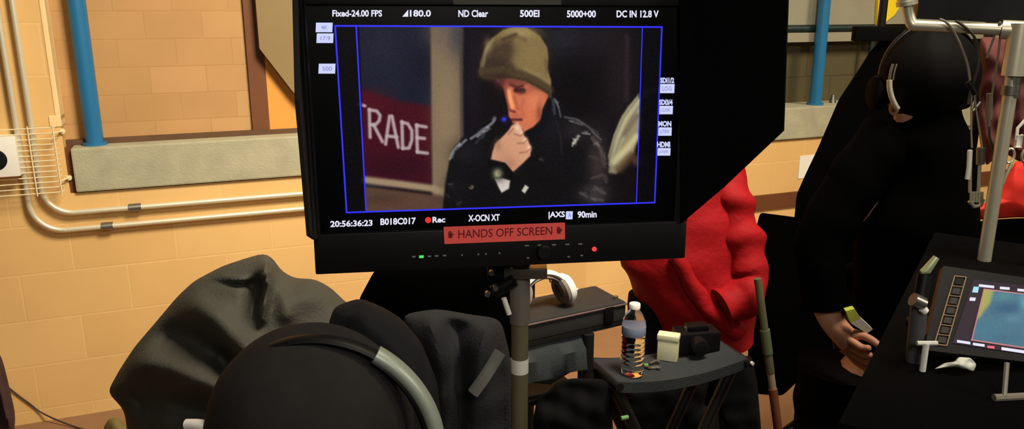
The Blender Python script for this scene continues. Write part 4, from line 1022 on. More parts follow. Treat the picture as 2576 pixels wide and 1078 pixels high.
b = wrinkled_tube([at(2250, 345, PY), at(2170, 430, PY-0.01), at(2075, 575, PY-0.03), at(2060, 640, PY-0.04), at(2076, 772, PY-0.06)], 0.07, 0.05, 0.06, 31); obj('sleeve', b, M['blackcloth'], jk2)
b = wrinkled_tube([N['shr'][0], N['elr'][0], N['wrr'][0]], 0.065, 0.045, 0.05, 32); obj('sleeve', b, M['blackcloth'], jk2)
for s in (-1, 1):
    b = wrinkled_tube([(px_-0.04+s*0.08, PY, 0.96), (px_-0.04+s*0.09, PY+0.01, 0.5), (px_-0.04+s*0.10, PY, 0.07)], 0.10, 0.068, 0.05, 40+s); obj('trouser_leg', b, M['trousers'], bp_)
    b = bm_new(); add_loft(b, [[(px_-0.04+s*0.105+0.045*w*math.cos(t), PY+y, max(0.0, z+0.04*h*math.sin(t))) for t in np.linspace(0, 2*math.pi, 16, endpoint=False)] for y, w, h, z in ((-0.07, .7, .8, .04), (-0.03, 1, 1.2, .05), (0.06, 1, 1, .045), (0.14, 1.05, .8, .036), (0.19, .7, .5, .024))]); obj('shoe', b, M['black'], bp_)
b = bm_new(); r = bmesh.ops.create_uvsphere(b, u_segments=36, v_segments=24, radius=1)
for v in r['verts']:
    x, y, z = v.co; k = 1+0.012*math.sin(9*math.atan2(y, x)+3*z)
    v.co = hc+Vector((x*0.099*k, y*0.108*k, z*0.105*k*(1.0 if z > 0 else 0.98)))
bmesh.ops.delete(b, geom=[v for v in b.verts if v.co.y > PY+0.045 and v.co.z < hz+0.04], context='VERTS'); obj('hair', b, mat('black_hair', (5, 4, 4), 0.75, spec=0.1), bp_)
hd = thing('headphones', hc, 'dark headphones with a bright metal band edge on the black-clad person', 'headphones')
def arc(cn, rx, rz, a0, a1, n=26, dy=0.0): return [cn+Vector((rx*math.cos(t), dy, rz*math.sin(t))) for t in np.linspace(a0, a1, n)]
b = bm_new(); add_tube(b, arc(hc, 0.1075, 0.113, -0.25, math.pi-0.02), 0.008, 12, flat=((0, 1, 0), 0.5)); obj('headband', b, M['black'], hd)
b = bm_new(); add_tube(b, arc(hc, 0.1085, 0.104, math.pi+0.05, math.pi+0.70, 18, -0.05), 0.0058, 10); obj('band_slider', b, M['pipe'], hd)
b = bm_new(); add_tube(b, arc(hc, 0.1085, 0.104, math.pi-0.28, math.pi+0.05, 12, -0.05), 0.003, 10); add_tube(b, arc(hc, 0.1005, 0.104, math.pi-0.28, math.pi+0.05, 12, -0.05), 0.002, 8); obj('band_wire', b, M['steel'], hd)
b = bm_new(); add_tube(b, arc(hc, 0.106, 0.108, -0.72, -0.5, 8, -0.05), 0.003, 8); obj('band_slider', b, M['steel'], hd)
for s in (-1, 1):
    b = bm_new(); add_lathe(b, [(0.02, -0.012), (0.036, -0.01), (0.04, 0.0), (0.036, 0.014), (0.02, 0.018)], 24, Matrix.Translation(hc+Vector((s*0.092, 0.03, -0.04))) @ Matrix.Rotation(s*math.pi/2, 4, 'Y')); obj('ear_cup', b, M['hood'], hd)
e = at(2250, 268, PY-0.02)
b = bm_new(); r = bmesh.ops.create_uvsphere(b, u_segments=14, v_segments=10, radius=1)
for v in r['verts']: v.co = e+Vector((v.co.x*0.012, v.co.y*0.008, v.co.z*0.02))
obj('ear', b, M['skin'], bp_)
pk = at(2128, 838, PY-0.105)
fp = thing('paper_packet', pk, 'folded packet with a lime top and pale lower half in the black-clad person\'s hand', 'packet')
pc = [at(x, y, PY-0.12) for x, y in ((2128, 782), (2150, 776), (2166, 800), (2196, 828), (2180, 838), (2140, 812))]
b = bm_new(); add_prism(b, [pc[0], pc[1], pc[2], pc[5]], (0, 0.014, 0.002)); obj('lime_half', b, M['limepaper'], fp, smooth=False)
b = bm_new(); add_prism(b, [pc[5], pc[2], pc[3], pc[4]], (0, 0.014, 0.002)); obj('pale_half', b, M['paper'], fp, smooth=False)
b = inflate([(2092, 852), (2150, 838), (2205, 850), (2215, 920), (2190, 945), (2140, 930), (2100, 890)], (2152, 892), 2.05, 0.05, (), 90, 20, wob=0.006, wscale=16, floor_clip=False)
mb = thing('maroon_bag', at(2150, 930, 2.05), 'small maroon bag hanging in the dark below the hand with the packet', 'bag')
obj('bag_body', b, M['maroon'], mb)
b = bm_new(); add_tube(b, smooth_path([at(2110, 862, 2.05), at(2130, 780, 2.06), at(2165, 790, 2.06), at(2190, 858, 2.05)], 3), 0.006, 8); obj('bag_strap', b, M['maroon'], mb)

# ------------------------------------------------------------------ pipe-frame cart with its small monitor
cart = thing('pipe_cart', (0.95, 1.12, 0), 'black equipment cart with a bright bent pipe frame standing above its shelf', 'cart')
CM = Matrix.Translation((0.37, 0.82, 0)) @ Matrix.Rotation(math.radians(-33), 4, 'Z')   # the cart stands turned
b = bm_new(); add_box(b, (0, 0, 1.31), (0.80, 0.95, 1.345), CM, 0.006); obj('shelf', b, M['cartblack'], cart)
b = bm_new(); add_box(b, (0.04, 0.06, 0.22), (0.76, 0.90, 1.31), CM, 0.01); obj('cabinet', b, M['cartblack'], cart)
for z in (0.5, 0.78, 1.06):
    b = bm_new(); add_box(b, (0.07, 0.045, z-0.12), (0.73, 0.062, z+0.12), CM, 0.004); dr = obj('drawer', b, M['cartblack'], cart)
    b = bm_new(); add_tube(b, [CM @ Vector((0.3, 0.035, z)), CM @ Vector((0.5, 0.035, z))], 0.008, 10); obj('handle', b, M['dark'], dr)
for x in (0.1, 0.7):
    for y in (0.12, 0.84):
        b = bm_new(); add_tube(b, [CM @ Vector((x-0.02, y, 0.06)), CM @ Vector((x+0.02, y, 0.06))], 0.06, 20); add_box(b, (x-0.03, y-0.02, 0.06), (x+0.03, y+0.02, 0.225), CM); obj('caster', b, M['black'], cart)
VT = at(2549, 180, 1.42); vx, vy = VT.x, VT.y
H0, H1 = at(2300, 64, 1.5), at(2556, 76, 1.425)
TZ = H1.z
b = bm_new(); add_tube(b, [(vx, vy, 1.345), (vx, vy, VT.z)], 0.0118, 20); obj('upright_pipe', b, M['pipe'], cart)
b = bm_new(); add_tube(b, [(vx+0.004, vy, at(2545, 245, 1.42).z), (vx, vy, at(2545, 180, 1.42).z)], 0.0125, 18); add_tube(b, [(vx, vy, at(2545, 238, 1.42).z), (vx, vy, at(2545, 215, 1.42).z)], 0.0152, 18); obj('collar', b, M['steel'], cart)
b = bm_new(); add_tube(b, [(vx, vy, at(2545, 190, 1.42).z), (vx, vy, H1.z+0.012)], 0.0185, 20); add_tube(b, [H1-(H1-H0).normalized()*0.022, H1+(H1-H0).normalized()*0.06], 0.0165, 18); obj('tee_joint', b, M['pipe'], cart)
E0 = at(2283, 14, 1.505)
path = [at(2277, -90, 1.505), at(2280, -20, 1.505), E0]+[E0.lerp(at(2287, 60, 1.505), t)*(1-t)+at(2287, 60, 1.505).lerp(H0, t)*t for t in np.linspace(0.1, 0.95, 9)]+[H0, H1, H1+(H1-H0)*0.5]
b = bm_new(); add_tube(b, path, 0.0102, 18); obj('frame_pipe', b, M['pipe'], cart)
b = bm_new(); add_tube(b, [at(2279, -60, 1.505), at(2281.5, 10, 1.505)], 0.0165, 18); add_tube(b, [at(2281, 2, 1.505), at(2282, 13, 1.505)], 0.0185, 18); obj('pipe_coupling', b, M['pipe'], cart)
# second upright out of view so the frame stands on the shelf
b = bm_new(); q = path[-1]; add_tube(b, [q, (q.x, q.y, 1.345)], 0.0118, 16); obj('upright_pipe', b, M['pipe'], cart)
# flat black panel in the pipe frame
bpn = thing('flat_monitor', at(2440, 56, 1.46), 'flat black screen back resting on the bright horizontal pipe', 'monitor')
F0, F1 = at(2306, 47, 1.498), at(2660, 64, 1.40)
b = bm_new(); add_prism(b, [F0, F1, F1+Vector((0, 0, 0.22)), F0+Vector((0, 0, 0.22))], (0.006, 0.03, 0)); obj('panel_back', b, M['black'], bpn, smooth=False)
b = bm_new(); c_ = F0.lerp(F1, 0.5)+Vector((0, 0, 0.11)); add_box(b, tuple(c_+Vector((-0.05, -0.012, -0.05))), tuple(c_+Vector((0.05, 0.004, 0.05))), None, 0.004); obj('mount_plate', b, M['dark'], bpn)

def cable(name, pts, r, m, label, group=None):
    b = bm_new(); add_tube(b, smooth_path([at(*p) for p in pts], 3), r, 8)
    o = obj(name, b, m); return tag(o, label, 'cable', group)
cable('hanging_cable', [(2364, 48, 1.46), (2378, 53, 1.455), (2396, 72, 1.455), (2420, 120, 1.46), (2436, 165, 1.46), (2441, 210, 1.46)], 0.0022, M['wirecable'], 'thin grey cable looping down from the pipe over the dark head')
cable('hanging_cable', [(2405, 52, 1.445), (2432, 70, 1.445), (2452, 92, 1.45), (2463, 125, 1.45), (2463, 165, 1.45), (2450, 205, 1.455), (2440, 235, 1.46), (2436, 262, 1.46)], 0.0024, M['cable_dark'], 'thicker brownish cable curving over the pipe toward the tied bundle')
cable('hanging_cable', [(2444, 214, 1.46), (2444, 260, 1.46), (2443, 330, 1.455), (2445, 372, 1.45)], 0.0017, M['wirecable'], 'thin straight cable dropping to the metal clip from the tied bundle')
cable('hanging_cable', [(2450, 218, 1.457), (2452, 250, 1.457), (2461, 310, 1.455), (2470, 372, 1.45)], 0.0017, M['wirecable'], 'thin slanted cable dropping beside the straight one to the clip')
cable('hanging_cable', [(2482, 146, 1.45), (2498, 100, 1.445), (2514, 58, 1.43), (2517, 54, 1.43), (2516, 100, 1.435), (2508, 160, 1.44), (2496, 232, 1.445), (2490, 290, 1.445), (2488, 318, 1.445)], 0.0019, M['wirecable'], 'looped pale cable hooked over the pipe in an upturned V')
# hanging metal clip
clip = thing('metal_clip', at(2455, 522, 1.45), 'long metal clip hanging on cables left of the upright pipe', 'clip')
b = bm_new(); add_tube(b, [at(2467, 372, 1.45), at(2466, 412, 1.45)], 0.0075, 14); obj('clip_head', b, M['steel'], clip)
for x0, x1 in ((2441, 2440), (2467, 2461)):
    b = bm_new(); add_tube(b, [at(x0, 376, 1.45), at(x1, 484, 1.45)], 0.003, 10); obj('clip_arm', b, M['pipe'], clip)
b = bm_new()
for k in range(5): add_tube(b, [at(2443+7*k, 482, 1.45), at(2442+7*k, 508, 1.45)], 0.0024, 8)
add_tube(b, [at(2439, 505, 1.452), at(2450, 519, 1.452), at(2466, 516, 1.452), at(2473, 500, 1.452)], 0.004, 10); obj('clip_jaw', b, M['pipe'], clip)
b = bm_new(); add_tube(b, [at(2440, 378, 1.448), at(2438, 420, 1.448), at(2434, 450, 1.448)], 0.0045, 10); obj('clip_spring', b, M['white'], clip)
b = bm_new(); add_tube(b, [at(2436, 205, 1.46), at(2456, 235, 1.455)], 0.006, 10); tag(obj('cable_tie', b, M['dark']), 'dark wrap tying the thin hanging cables together', 'tie')
cl2 = thing('cable_plug', at(2498, 360, 1.47), 'pale cable plug hanging against the upright pipe', 'plug')
b = bm_new(); add_tube(b, [at(2490, 235, 1.47), at(2487, 300, 1.47)], 0.0055, 10); obj('plug_shell', b, M['wirecable'], cl2)
b = bm_new(); add_tube(b, [at(2487, 300, 1.47), at(2490, 345, 1.47), at(2500, 372, 1.47), at(2504, 390, 1.47)], [0.004, 0.003, 0.006, 0.004], 10); obj('plug_tip', b, M['steel'], cl2)
# ring-handled pliers hanging on the cart
pl = thing('ring_pliers', at(2560, 475, 1.5), 'ring-handled metal pliers hanging right of the upright pipe', 'pliers')
for cx, tip in ((2540, (2517, 480)), (2582, (2604, 480))):
    b = bm_new(); C_ = at(cx, 391, 1.5)
    rr = [C_+Vector((0.0085*math.cos(t), 0, 0.0135*math.sin(t))) for t in np.linspace(0, 2*math.pi, 25)]
    add_tube(b, rr, 0.0026, 8, cap=False); add_tube(b, [at(cx+(4 if cx < 2560 else -4), 412, 1.5), at((cx+tip[0])/2+3*(1 if cx < 2560 else -1), 440, 1.5), at(*tip, 1.5)], [0.0032, 0.0028, 0.0014], 8); obj('handle_ring', b, M['pipe'], pl)
b = bm_new(); add_box(b, tuple(at(2551, 369, 1.502)), tuple(at(2573, 340, 1.498)), None, 0.002); add_tube(b, [at(2556, 352, 1.5), at(2560, 322, 1.5), at(2580, 300, 1.5)], 0.003, 8); obj('pivot_plate', b, M['white'], pl)
# red fabric behind the cart
b = inflate([(2398, 545), (2430, 528), (2470, 512), (2505, 500), (2535, 440), (2556, 404), (2600, 410), (2680, 480), (2660, 548), (2560, 546), (2470, 552)], (2550, 505), 1.98, 0.05, (), 120, 24, wob=0.004, wscale=26, floor_clip=False)
tag(obj('red_bag', b, M['redbag']), 'red-orange fabric bag behind the upright pipe at the picture edge', 'bag')
b = inflate([(2466, 92), (2530, 96), (2640, 100), (2640, 420), (2570, 410), (2520, 380), (2480, 420), (2462, 300)], (2550, 220), 2.1, 0.06, (), 120, 24, wob=0.012, wscale=24, floor_clip=False)
tag(obj('dark_coat', b, mat('dark_red_cloth', (84, 36, 36), 0.8, noise=0.6, nscale=26)), 'dark reddish coat hung behind the cables and upright pipe', 'coat')
b = inflate([(2440, 556), (2560, 548), (2700, 548), (2740, 760), (2740, 1480), (2480, 1480), (2420, 760)], (2570, 900), 2.0, 0.07, (), 100, 24)
tag(obj('black_duffel', b, M['blackcloth']), 'tall black duffel standing under the red fabric bag behind the cart', 'bag')
cs = at(2545, 80, 2.1); rk = thing('coat_stand', (cs.x, 2.2, 0), 'dark pole stand that holds the dark reddish coat behind the cables', 'stand')
b = bm_new(); add_tube(b, [(cs.x, 2.2, 0.0), (cs.x, 2.2, cs.z+0.12)], 0.012, 12); obj('stand_pole', b, M['frame'], rk)
b = bm_new(); add_tube(b, [(cs.x, 2.2, cs.z+0.02), (cs.x, 2.1, cs.z+0.0)], 0.007, 10); obj('hook', b, M['frame'], rk)
b = bm_new(); add_lathe(b, [(0.17, 0.0), (0.17, 0.015), (0.03, 0.03)], 28, Matrix.Translation((cs.x, 2.2, 0))); obj('base_plate', b, M['frame'], rk)

# the small monitor lying back on the shelf
BL, TL, BR = at(2395, 872, 0.96), at(2452, 702, 1.035), at(2680, 918, 0.945)
su = (BR-BL).normalized(); sv_ = (TL-BL); sv_ = (sv_-su*sv_.dot(su)).normalized(); sn = su.cross(sv_)
if sn.dot(CAMP-BL) < 0: sn = -sn
def sp(x, y, n=0.0):
    d = ray(x, y); t = (BL+sn*n-CAMP).dot(sn)/d.dot(sn); return CAMP+d*t
sm = thing('field_monitor', BL-Vector((0, 0, 0)), 'small black field monitor with lit key column lying tilted on the cart', 'monitor')
b = bm_new(); add_prism(b, [sp(2374, 668), sp(2680, 712), sp(2688, 922), sp(2324, 879)], -sn*0.012); obj('housing', b, M['dark'], sm, smooth=False)
b = bm_new(); add_prism(b, [sp(2450, 702, .0012), sp(2680, 730, .0012), sp(2685, 905, .0012), sp(2396, 862, .0012)], -sn*0.001); ss_ = obj('screen', b, mat('field_screen_dark', (8, 5, 8), 0.4, emit=(34, 14, 34), estr=1.0), sm, smooth=False)
def sbar(pts, m, nm, par, n=0.002):
    b = bm_new(); add_prism(b, [sp(x, y, n) for x, y in pts], -sn*0.0006); return obj(nm, b, m, par, smooth=False)
# its picture: blurred teal footage on a small colour grid
nx, nz = 90, 60
q4 = [(2477, 727), (2680, 752), (2680, 888), (2445, 852)]
V = []; PXs = []
for j in range(nz):
    for i in range(nx):
        s, t = i/(nx-1), j/(nz-1)
        x = (q4[0][0]*(1-s)+q4[1][0]*s)*(1-t)+(q4[3][0]*(1-s)+q4[2][0]*s)*t; y = (q4[0][1]*(1-s)+q4[1][1]*s)*(1-t)+(q4[3][1]*(1-s)+q4[2][1]*s)*t
        V.append(sp(x, y, .0022)-BL); PXs.append((x, y))
PX = np.array(PXs, float); img = np.zeros((len(PX), 3)); img[:] = (78, 118, 138)
paint([(2470, 720), (2502, 726), (2490, 765), (2462, 800), (2440, 800)], (176, 168, 92), 6)
blob((2525, 745), (92, 142, 146), 26, 12, 0.8); blob((2535, 775), (58, 90, 122), 40, 14, 0.8); blob((2480, 830), (72, 124, 140), 26, 20, 0.6); blob((2550, 800), (96, 138, 156), 24, 12, 0.7); blob((2576, 760), (100, 170, 176), 12, 24, 0.7); blob((2530, 850), (70, 108, 128), 50, 14, 0.6)
img += rng.normal(0, 4, img.shape)
me = bpy.data.meshes.new('field_picture'); idx = np.arange(nx*nz).reshape(nz, nx)
me.from_pydata([tuple(v) for v in V], [], np.stack([idx[:-1, :-1], idx[1:, :-1], idx[1:, 1:], idx[:-1, 1:]], -1).reshape(-1, 4).tolist())
ca = me.color_attributes.new('shown', 'FLOAT_COLOR', 'POINT'); buf = np.ones((len(PX), 4), np.float32); buf[:, :3] = lin(np.clip(img, 0, 255)); ca.data.foreach_set('color', buf.ravel()); me.materials.append(pm)
fpic = bpy.data.objects.new('picture', me); COL.objects.link(fpic); fpic.parent = ss_
PK = glow('field_frame_line', (196, 132, 130)); 
for pts in (((2475, 725), (2680, 750), (2680, 752), (2475, 727.5)), ((2475, 725), (2477.5, 725), (2446, 855), (2443.5, 855)), ((2443, 852), (2680, 888), (2680, 891), (2443, 855))): sbar(pts, PK, 'frame_line', ss_, .0028)
for pts in (((2463, 714), (2501, 718), (2501, 724), (2463, 720)), ((2516, 720), (2540, 722), (2540, 728), (2516, 726)), ((2560, 725), (2600, 729), (2600, 735), (2560, 731)),
            ((2408, 854), (2441, 859), (2441, 865), (2408, 860)), ((2448, 861), (2477, 865), (2477, 871), (2448, 867)), ((2520, 872), (2640, 890), (2640, 897), (2520, 879))): sbar(pts, M['txt'], 'readout', ss_)
sbar(((2484, 868), (2502, 870), (2502, 876), (2484, 874)), glow('field_rec', (235, 110, 120)), 'readout', ss_)
sbar(((2450, 720), (2463, 721), (2460, 735), (2446, 734)), glow('field_chip', (170, 226, 250)), 'readout_chip', ss_); sbar(((2441, 747), (2455, 748), (2453, 756), (2439, 755)), M['txt'], 'readout_chip', ss_)
KEY = mat('key_outline', (150, 122, 92), 0.5)
ko = [(2402, 693), (2431, 696), (2382, 868), (2351, 864)]
def kq(s, t): return ((ko[0][0]*(1-s)+ko[1][0]*s)*(1-t)+(ko[3][0]*(1-s)+ko[2][0]*s)*t, (ko[0][1]*(1-s)+ko[1][1]*s)*(1-t)+(ko[3][1]*(1-s)+ko[2][1]*s)*t)
b = bm_new()
def kl(a, c, w=0.0011):
    A_, B_ = sp(*kq(*a), .0022), sp(*kq(*c), .0022); d = (B_-A_).normalized(); s = d.cross(sn)*w/2; add_prism(b, [A_+s, B_+s, B_-s, A_-s], -sn*0.002)
kl((0, 0), (1, 0)); kl((1, 0), (1, 1)); kl((1, 1), (0, 1)); kl((0, 1), (0, 0))
for k in range(1, 7): kl((0, k/7), (1, k/7), 0.0008)
obj('key_frame', b, KEY, sm, smooth=False)
for k in range(7):
    b = bm_new(); add_prism(b, [sp(*kq(*c), .0018) for c in ((0.2, (k+.2)/7), (0.8, (k+.2)/7), (0.8, (k+.8)/7), (0.2, (k+.8)/7))], -sn*0.0015); obj('key', b, M['black'] if k == 0 else mat('key_face', (34, 28, 22), 0.5), sm, smooth=False)
b = bm_new(); c0 = sp(2480, 770, -0.017); add_tube(b, [c0, Vector((c0.x+0.01, c0.y+0.04, 1.353))], 0.012, 14); add_box(b, (c0.x-0.06, c0.y-0.03, 1.3462), (c0.x+0.08, c0.y+0.09, 1.357), None, 0.003); obj('tilt_foot', b, M['black'], sm)
# articulated arm with a small torch left of the field monitor
ar = thing('articulated_arm', at(2298, 905, 0.98), 'grey jointed arm with a bright rod tip standing on the cart shelf', 'arm')
az0 = at(2300, 900, 0.98); ax_, ay_ = az0.x, 0.98
GA = mat('arm_grey', (78, 80, 80), 0.5, metal=0.3)
b = bm_new(); add_tube(b, [(ax_, ay_, 1.3455), at(2312, 770, 0.98)], 0.0105, 14); obj('arm_tube', b, GA, ar)
b = bm_new(); add_tube(b, [at(2296, 752, 0.97), at(2322, 764, 0.97)], 0.009, 12); obj('joint_knob', b, M['steel'], ar)
b = bm_new(); add_tube(b, [at(2320, 775, 0.965), at(2328, 783, 0.965)], 0.005, 10); obj('set_screw', b, M['white'], ar)
b = bm_new(); add_tube(b, [at(2312, 770, 0.98), at(2326, 690, 0.99)], 0.009, 12); obj('upper_link', b, M['black'], ar)
b = bm_new(); add_tube(b, [at(2316, 684, 0.99), at(2330, 680, 0.99), at(2356, 646, 0.99)], [0.003, 0.006, 0.0042], 12); obj('rod_tip', b, mat('pale_rod', (190, 196, 150), 0.35, metal=0.4), ar)
b = bm_new(); add_tube(b, [(at(2330, 862, 0.95).x-0.012, 0.95, at(2330, 862, 0.95).z), (at(2330, 862, 0.95).x+0.014, 0.95, at(2330, 862, 0.95).z)], 0.003, 8); add_tube(b, [at(2330, 862, 0.95), Vector((at(2330, 862, 0.95).x, 0.95, 1.3455))], 0.004, 10)
tag(obj('tee_handle', b, M['paper']), 'small pale T-handle standing on the shelf by the field monitor', 'handle')
cp = at(2410, 922, 0.965)
b = inflate([(2348, 934), (2376, 918), (2400, 915), (2410, 903), (2440, 905), (2456, 922), (2448, 940), (2400, 928)], (2412, 921), 0.948, 0.011, (), 70, 14, wob=0.002, wscale=9, floor_clip=False)
o = obj('crumpled_tissue', b, M['paper']); o.location.z = 1.3455; tag(o, 'crumpled pale tissue on the cart shelf below the field monitor', 'tissue')
b = bm_new(); q = at(2555, 1010, 0.86); add_tube(b, [(q.x-0.02, 0.87, 1.349), (q.x+0.03, 0.875, 1.349)], 0.0045, 8); add_tube(b, [(q.x-0.008, 0.87, 1.351), (q.x+0.002, 0.89, 1.385)], 0.003, 8)
tag(obj('small_lever', b, M['wirecable']), 'small pale lever on the shelf at the corner below the field monitor', 'lever')

# olive bag and a thin cable at the foot of the wall
b = inflate([(256, 1040), (270, 1018), (292, 1016), (318, 1040), (330, 1078), (322, 1150), (262, 1150)], (292, 1085), 2.85, 0.06, (), 80, 16, wob=0.006, wscale=14)
o = obj('olive_bag', b, mat('olive_cloth', (112, 98, 52), 0.8, noise=0.3, nscale=16)); o.location.z = 0; tag(o, 'small olive cloth bag on the floor against the grey-green cover', 'bag')
pts = [(*wuz(x, y), ) for x, y in ((18, 968), (44, 990), (75, 1012), (104, 1036))]
b = bm_new(); add_tube(b, smooth_path([wp(u, max(z, 0.006), 0.008) for u, z in pts]+[wp(pts[-1][0]+0.12, 0.006, 0.10), wp(pts[-1][0]+0.28, 0.006, 0.26)], 2), 0.0035, 8)
tag(obj('floor_cable', b, M['cable_dark']), 'thin dark cable trailing down the tan wall onto the floor', 'cable')
# grey bag and box on the floor between stool and cart
b = inflate([(2075, 1078), (2088, 1030), (2110, 1010), (2140, 1018), (2158, 1045), (2160, 1100), (2110, 1120)], (2115, 1070), 2.95, 0.08, (), 90, 18, wob=0.01, wscale=14)
o = obj('grey_bag', b, mat('grey_bag', (120, 122, 122), 0.7, noise=0.3)); o.location.z = 0; tag(o, 'grey crumpled bag on the floor below the black flag', 'bag')
def floor_cloth(name, out, c, Y, d, label, cat):
    b = inflate(out, c, Y, d, (), 140, 26, wob=0.006, wscale=24); o = obj(name, b, M['soft_black']); o.location.z = max(0.0, o.location.z) if o.location.z > 0.02 else 0.0; return tag(o, label, cat)
floor_cloth('cloth_bundle', [(1398, 960), (1440, 950), (1520, 952), (1538, 975), (1542, 1078), (1540, 1440), (1380, 1440), (1352, 1200), (1340, 1060), (1352, 995), (1386, 980)], (1450, 1080), 1.90, 0.025, 'black cloth bundle hanging under the case chair beside the pole stand', 'cloth')
floor_cloth('black_bag', [(1566, 965), (1640, 962), (1720, 932), (1782, 936), (1783, 970), (1768, 1022), (1806, 1028), (1812, 1100), (1815, 1380), (1570, 1400)], (1690, 1090), 2.28, 0.05, 'black soft bag slumped under the bottle end of the canvas stool', 'bag')
floor_cloth('black_rucksack', [(1790, 925), (1890, 890), (1905, 960), (1915, 1078), (1905, 1380), (1850, 1400), (1826, 1080), (1806, 1020), (1790, 968)], (1862, 1050), 2.36, 0.04, 'black upright rucksack under the pole end of the canvas stool', 'bag')

# ------------------------------------------------------------------ seated viewer in front, from behind
FY = 0.80
fc = at(782, 1084, FY)
fv = thing('person', (fc.x, fc.y+0.03, 0), 'seated viewer in a dark knit beanie, seen from behind in front of the cover', 'person')
fx, fy, fz = fc.x, fc.y, fc.z
N = {}
def J(k, x, y, z, r, r2=None): N[k] = (Vector((fx+x, fy+y, z)), r, r2 or r)
J('pelvis', 0, 0.02, 0.80, .13, .11); J('waist', 0, 0.0, 0.93, .115, .095); J('chest', 0, 0.0, 1.10, .125, .10); J('neckbase', 0, 0.0, fz-0.185, .06); J('neck', 0, 0.0, fz-0.12, .052); J('skull', 0, 0.01, fz-0.01, .08, .09); J('crown', 0, 0.0, fz+0.05, .055, .065)
for s, n in ((-1, 'l'), (1, 'r')):
    J('sh'+n, s*0.165, 0, 1.15, .05); J('el'+n, s*0.22, 0.06, 0.92, .042); J('wr'+n, s*0.13, 0.28, 0.88, .03); J('pa'+n, s*0.11, 0.36, 0.88, .034, .018)
    J('hip'+n, s*0.09, 0.06, 0.79, .09); J('knee'+n, s*0.11, 0.46, 0.80, .062); J('ank'+n, s*0.11, 0.42, 0.36, .042); J('toe'+n, s*0.12, 0.55, 0.31, .034)
    for k in range(5):
        J('f%d%s' % (k, n), s*0.11+(k-2)*0.016, 0.415, 0.876, .0088); J('g%d%s' % (k, n), s*0.11+(k-2)*0.016, 0.45, 0.862, .0076)
Eg = [('pelvis', 'waist'), ('waist', 'chest'), ('chest', 'neckbase'), ('neckbase', 'neck'), ('neck', 'skull'), ('skull', 'crown')]
for n in 'lr':
    Eg += [('chest', 'sh'+n), ('sh'+n, 'el'+n), ('el'+n, 'wr'+n), ('wr'+n, 'pa'+n), ('pelvis', 'hip'+n), ('hip'+n, 'knee'+n), ('knee'+n, 'ank'+n), ('ank'+n, 'toe'+n)]
    for k in range(5): Eg += [('pa'+n, 'f%d%s' % (k, n)), ('f%d%s' % (k, n), 'g%d%s' % (k, n))]
skin_body('body', N, Eg, M['skin'], fv)
def head_shell(c, rx, ry, zt, zb, seg=64, n=40, ripple=0.0):
    """dome of a knitted cap: profile from the rim up to the crown"""
    bm = bmesh.new(); rings = []
    for i in range(n):
        t = i/(n-1)*math.pi/2*0.99 if True else 0
        low = i < n*0.0
        ring = []
        for k in range(seg):
            a = 2*math.pi*k/seg; w = 1+ripple*math.sin(seg/2*a) + 0.012*math.sin(3*a+2*t)+0.008*math.sin(5*a-4*t)
            ring.append(bm.verts.new(c+Vector((rx*math.cos(a)*math.cos(t)**0.9*w, ry*math.sin(a)*math.cos(t)**0.9*w, zt*math.sin(t)))))
        rings.append(ring)
    base = []
    for j, (dz, s) in enumerate(((-zb, 0.93), (-zb*0.75, 0.965), (-zb*0.4, 0.99))):
        base.append([bm.verts.new(c+Vector((rx*s*math.cos(2*math.pi*k/seg), ry*s*math.sin(2*math.pi*k/seg), dz))) for k in range(seg)])
    rings = base+rings
    for i in range(len(rings)-1):
        for k in range(seg): bm.faces.new((rings[i][k], rings[i][(k+1) % seg], rings[i+1][(k+1) % seg], rings[i+1][k]))
    bm.faces.new(rings[-1]); bm.faces.new(rings[0][::-1])
    return bm
hcn = Vector((fx, fy, fz))
obj('beanie', head_shell(hcn, 0.113, 0.115, 0.119, 0.06), M['beanie'], fv)
b = bm_new(); add_loft(b, [[(fx+rx*math.cos(t), fy+0.0+ry*math.sin(t), z) for t in np.linspace(0, 2*math.pi, 32, endpoint=False)] for z, rx, ry in ((0.74, .19, .15), (0.85, .185, .14), (1.0, .19, .135), (1.12, .195, .125), (1.19, .16, .105), (1.225, .085, .085), (1.25, .07, .072))]); jk3 = obj('coat', b, M['tarp2'], fv)
for s, n in ((-1, 'l'), (1, 'r')):
    b = wrinkled_tube([N['sh'+n][0], N['el'+n][0], N['wr'+n][0]], 0.066, 0.045, 0.05, 50+s); obj('sleeve', b, M['tarp2'], jk3)
    b = wrinkled_tube([N['hip'+n][0]-Vector((0, 0.06, 0)), N['hip'+n][0], N['knee'+n][0], N['ank'+n][0]], 0.1, 0.06, 0.03, 54+s); obj('trouser_leg', b, M['trousers'], fv)
hp2 = thing('headphones', hcn, 'headphones with a band lit grey on its right side, worn over the dark beanie of the seated viewer', 'headphones')
tl = math.radians(4)
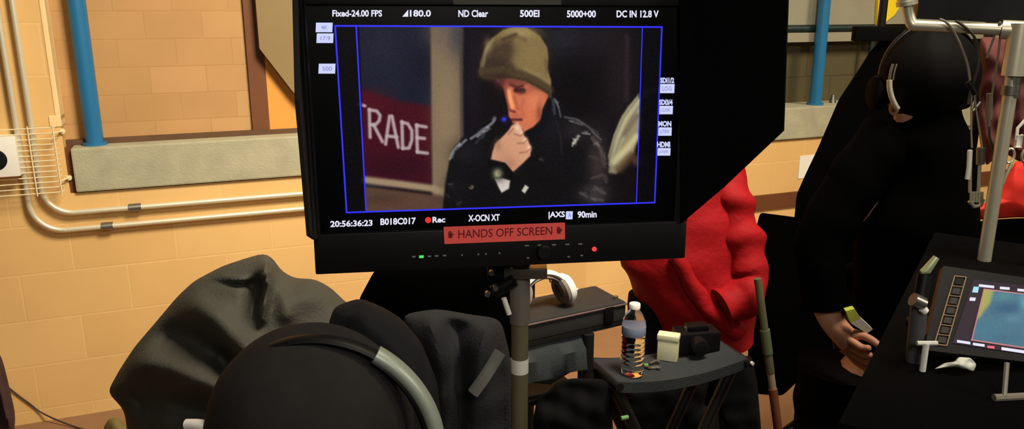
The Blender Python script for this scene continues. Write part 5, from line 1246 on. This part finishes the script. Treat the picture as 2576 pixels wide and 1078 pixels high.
def barc(rx, rz, a0, a1, n=30, dy=-0.02, cx=0.016): return [hcn+Vector((cx+rx*math.cos(t), dy, -0.01+rz*math.sin(t))) for t in np.linspace(a0, a1, n)]
b = bm_new(); add_tube(b, barc(0.124, 0.129, 1.0, math.pi-0.05), 0.010, 14, flat=((0, 1, 0), 0.45)); obj('headband', b, M['black'], hp2)
b = bm_new(); add_tube(b, barc(0.127, 0.130, -0.25, 1.04), 0.0122, 14, flat=((0, 1, 0), 0.72)); obj('band_slider', b, M['band'], hp2)  # grey colour paints the light the band catches on its right side
b = bm_new(); add_tube(b, barc(0.117, 0.124, -0.2, 1.03), 0.009, 12, flat=((0, 1, 0), 0.5)); obj('band_lining', b, M['black'], hp2)
for s in (-1, 1):
    b = bm_new(); add_lathe(b, [(0.02, -0.014), (0.036, -0.012), (0.041, 0.0), (0.038, 0.014), (0.02, 0.018)], 28, Matrix.Translation(hcn+Vector((s*0.118+0.008, 0.0, -0.055))) @ Matrix.Rotation(s*math.pi/2, 4, 'Y')); c_ = obj('ear_cup', b, M['dark'], hp2)
pw = at(506, 1072, 0.78)
b = bm_new(); add_tube(b, smooth_path([at(470, 1066, 0.79), at(500, 1066, 0.785), at(526, 1072, 0.785), at(540, 1084, 0.79), at(548, 1110, 0.795)], 3), 0.006, 10); obj('mic_boom', b, M['white'], hp2)
director_chair((fx, fy+0.08), math.pi, 0.655, 'tall folding chair under the seated viewer in the beanie', None, w=0.52, d=0.42, back=False)

# dark coat at the left edge
b = inflate([(-80, 850), (-20, 868), (2, 888), (16, 940), (30, 1000), (40, 1045), (34, 1100), (46, 1300), (30, 1780), (-160, 1790), (-180, 1200)], (-60, 1200), 1.75, 0.08, [([(-20, 900), (20, 1060)], 0.03, 10)], 140, 30, wob=0.005, wscale=22)
o = obj('maroon_coat', b, mat('dark_maroon', (62, 38, 38), 0.8, noise=0.5, nscale=14)); o.location.z = 0; tag(o, 'dark maroon coat heaped against the picture edge beside the tan wall', 'coat')
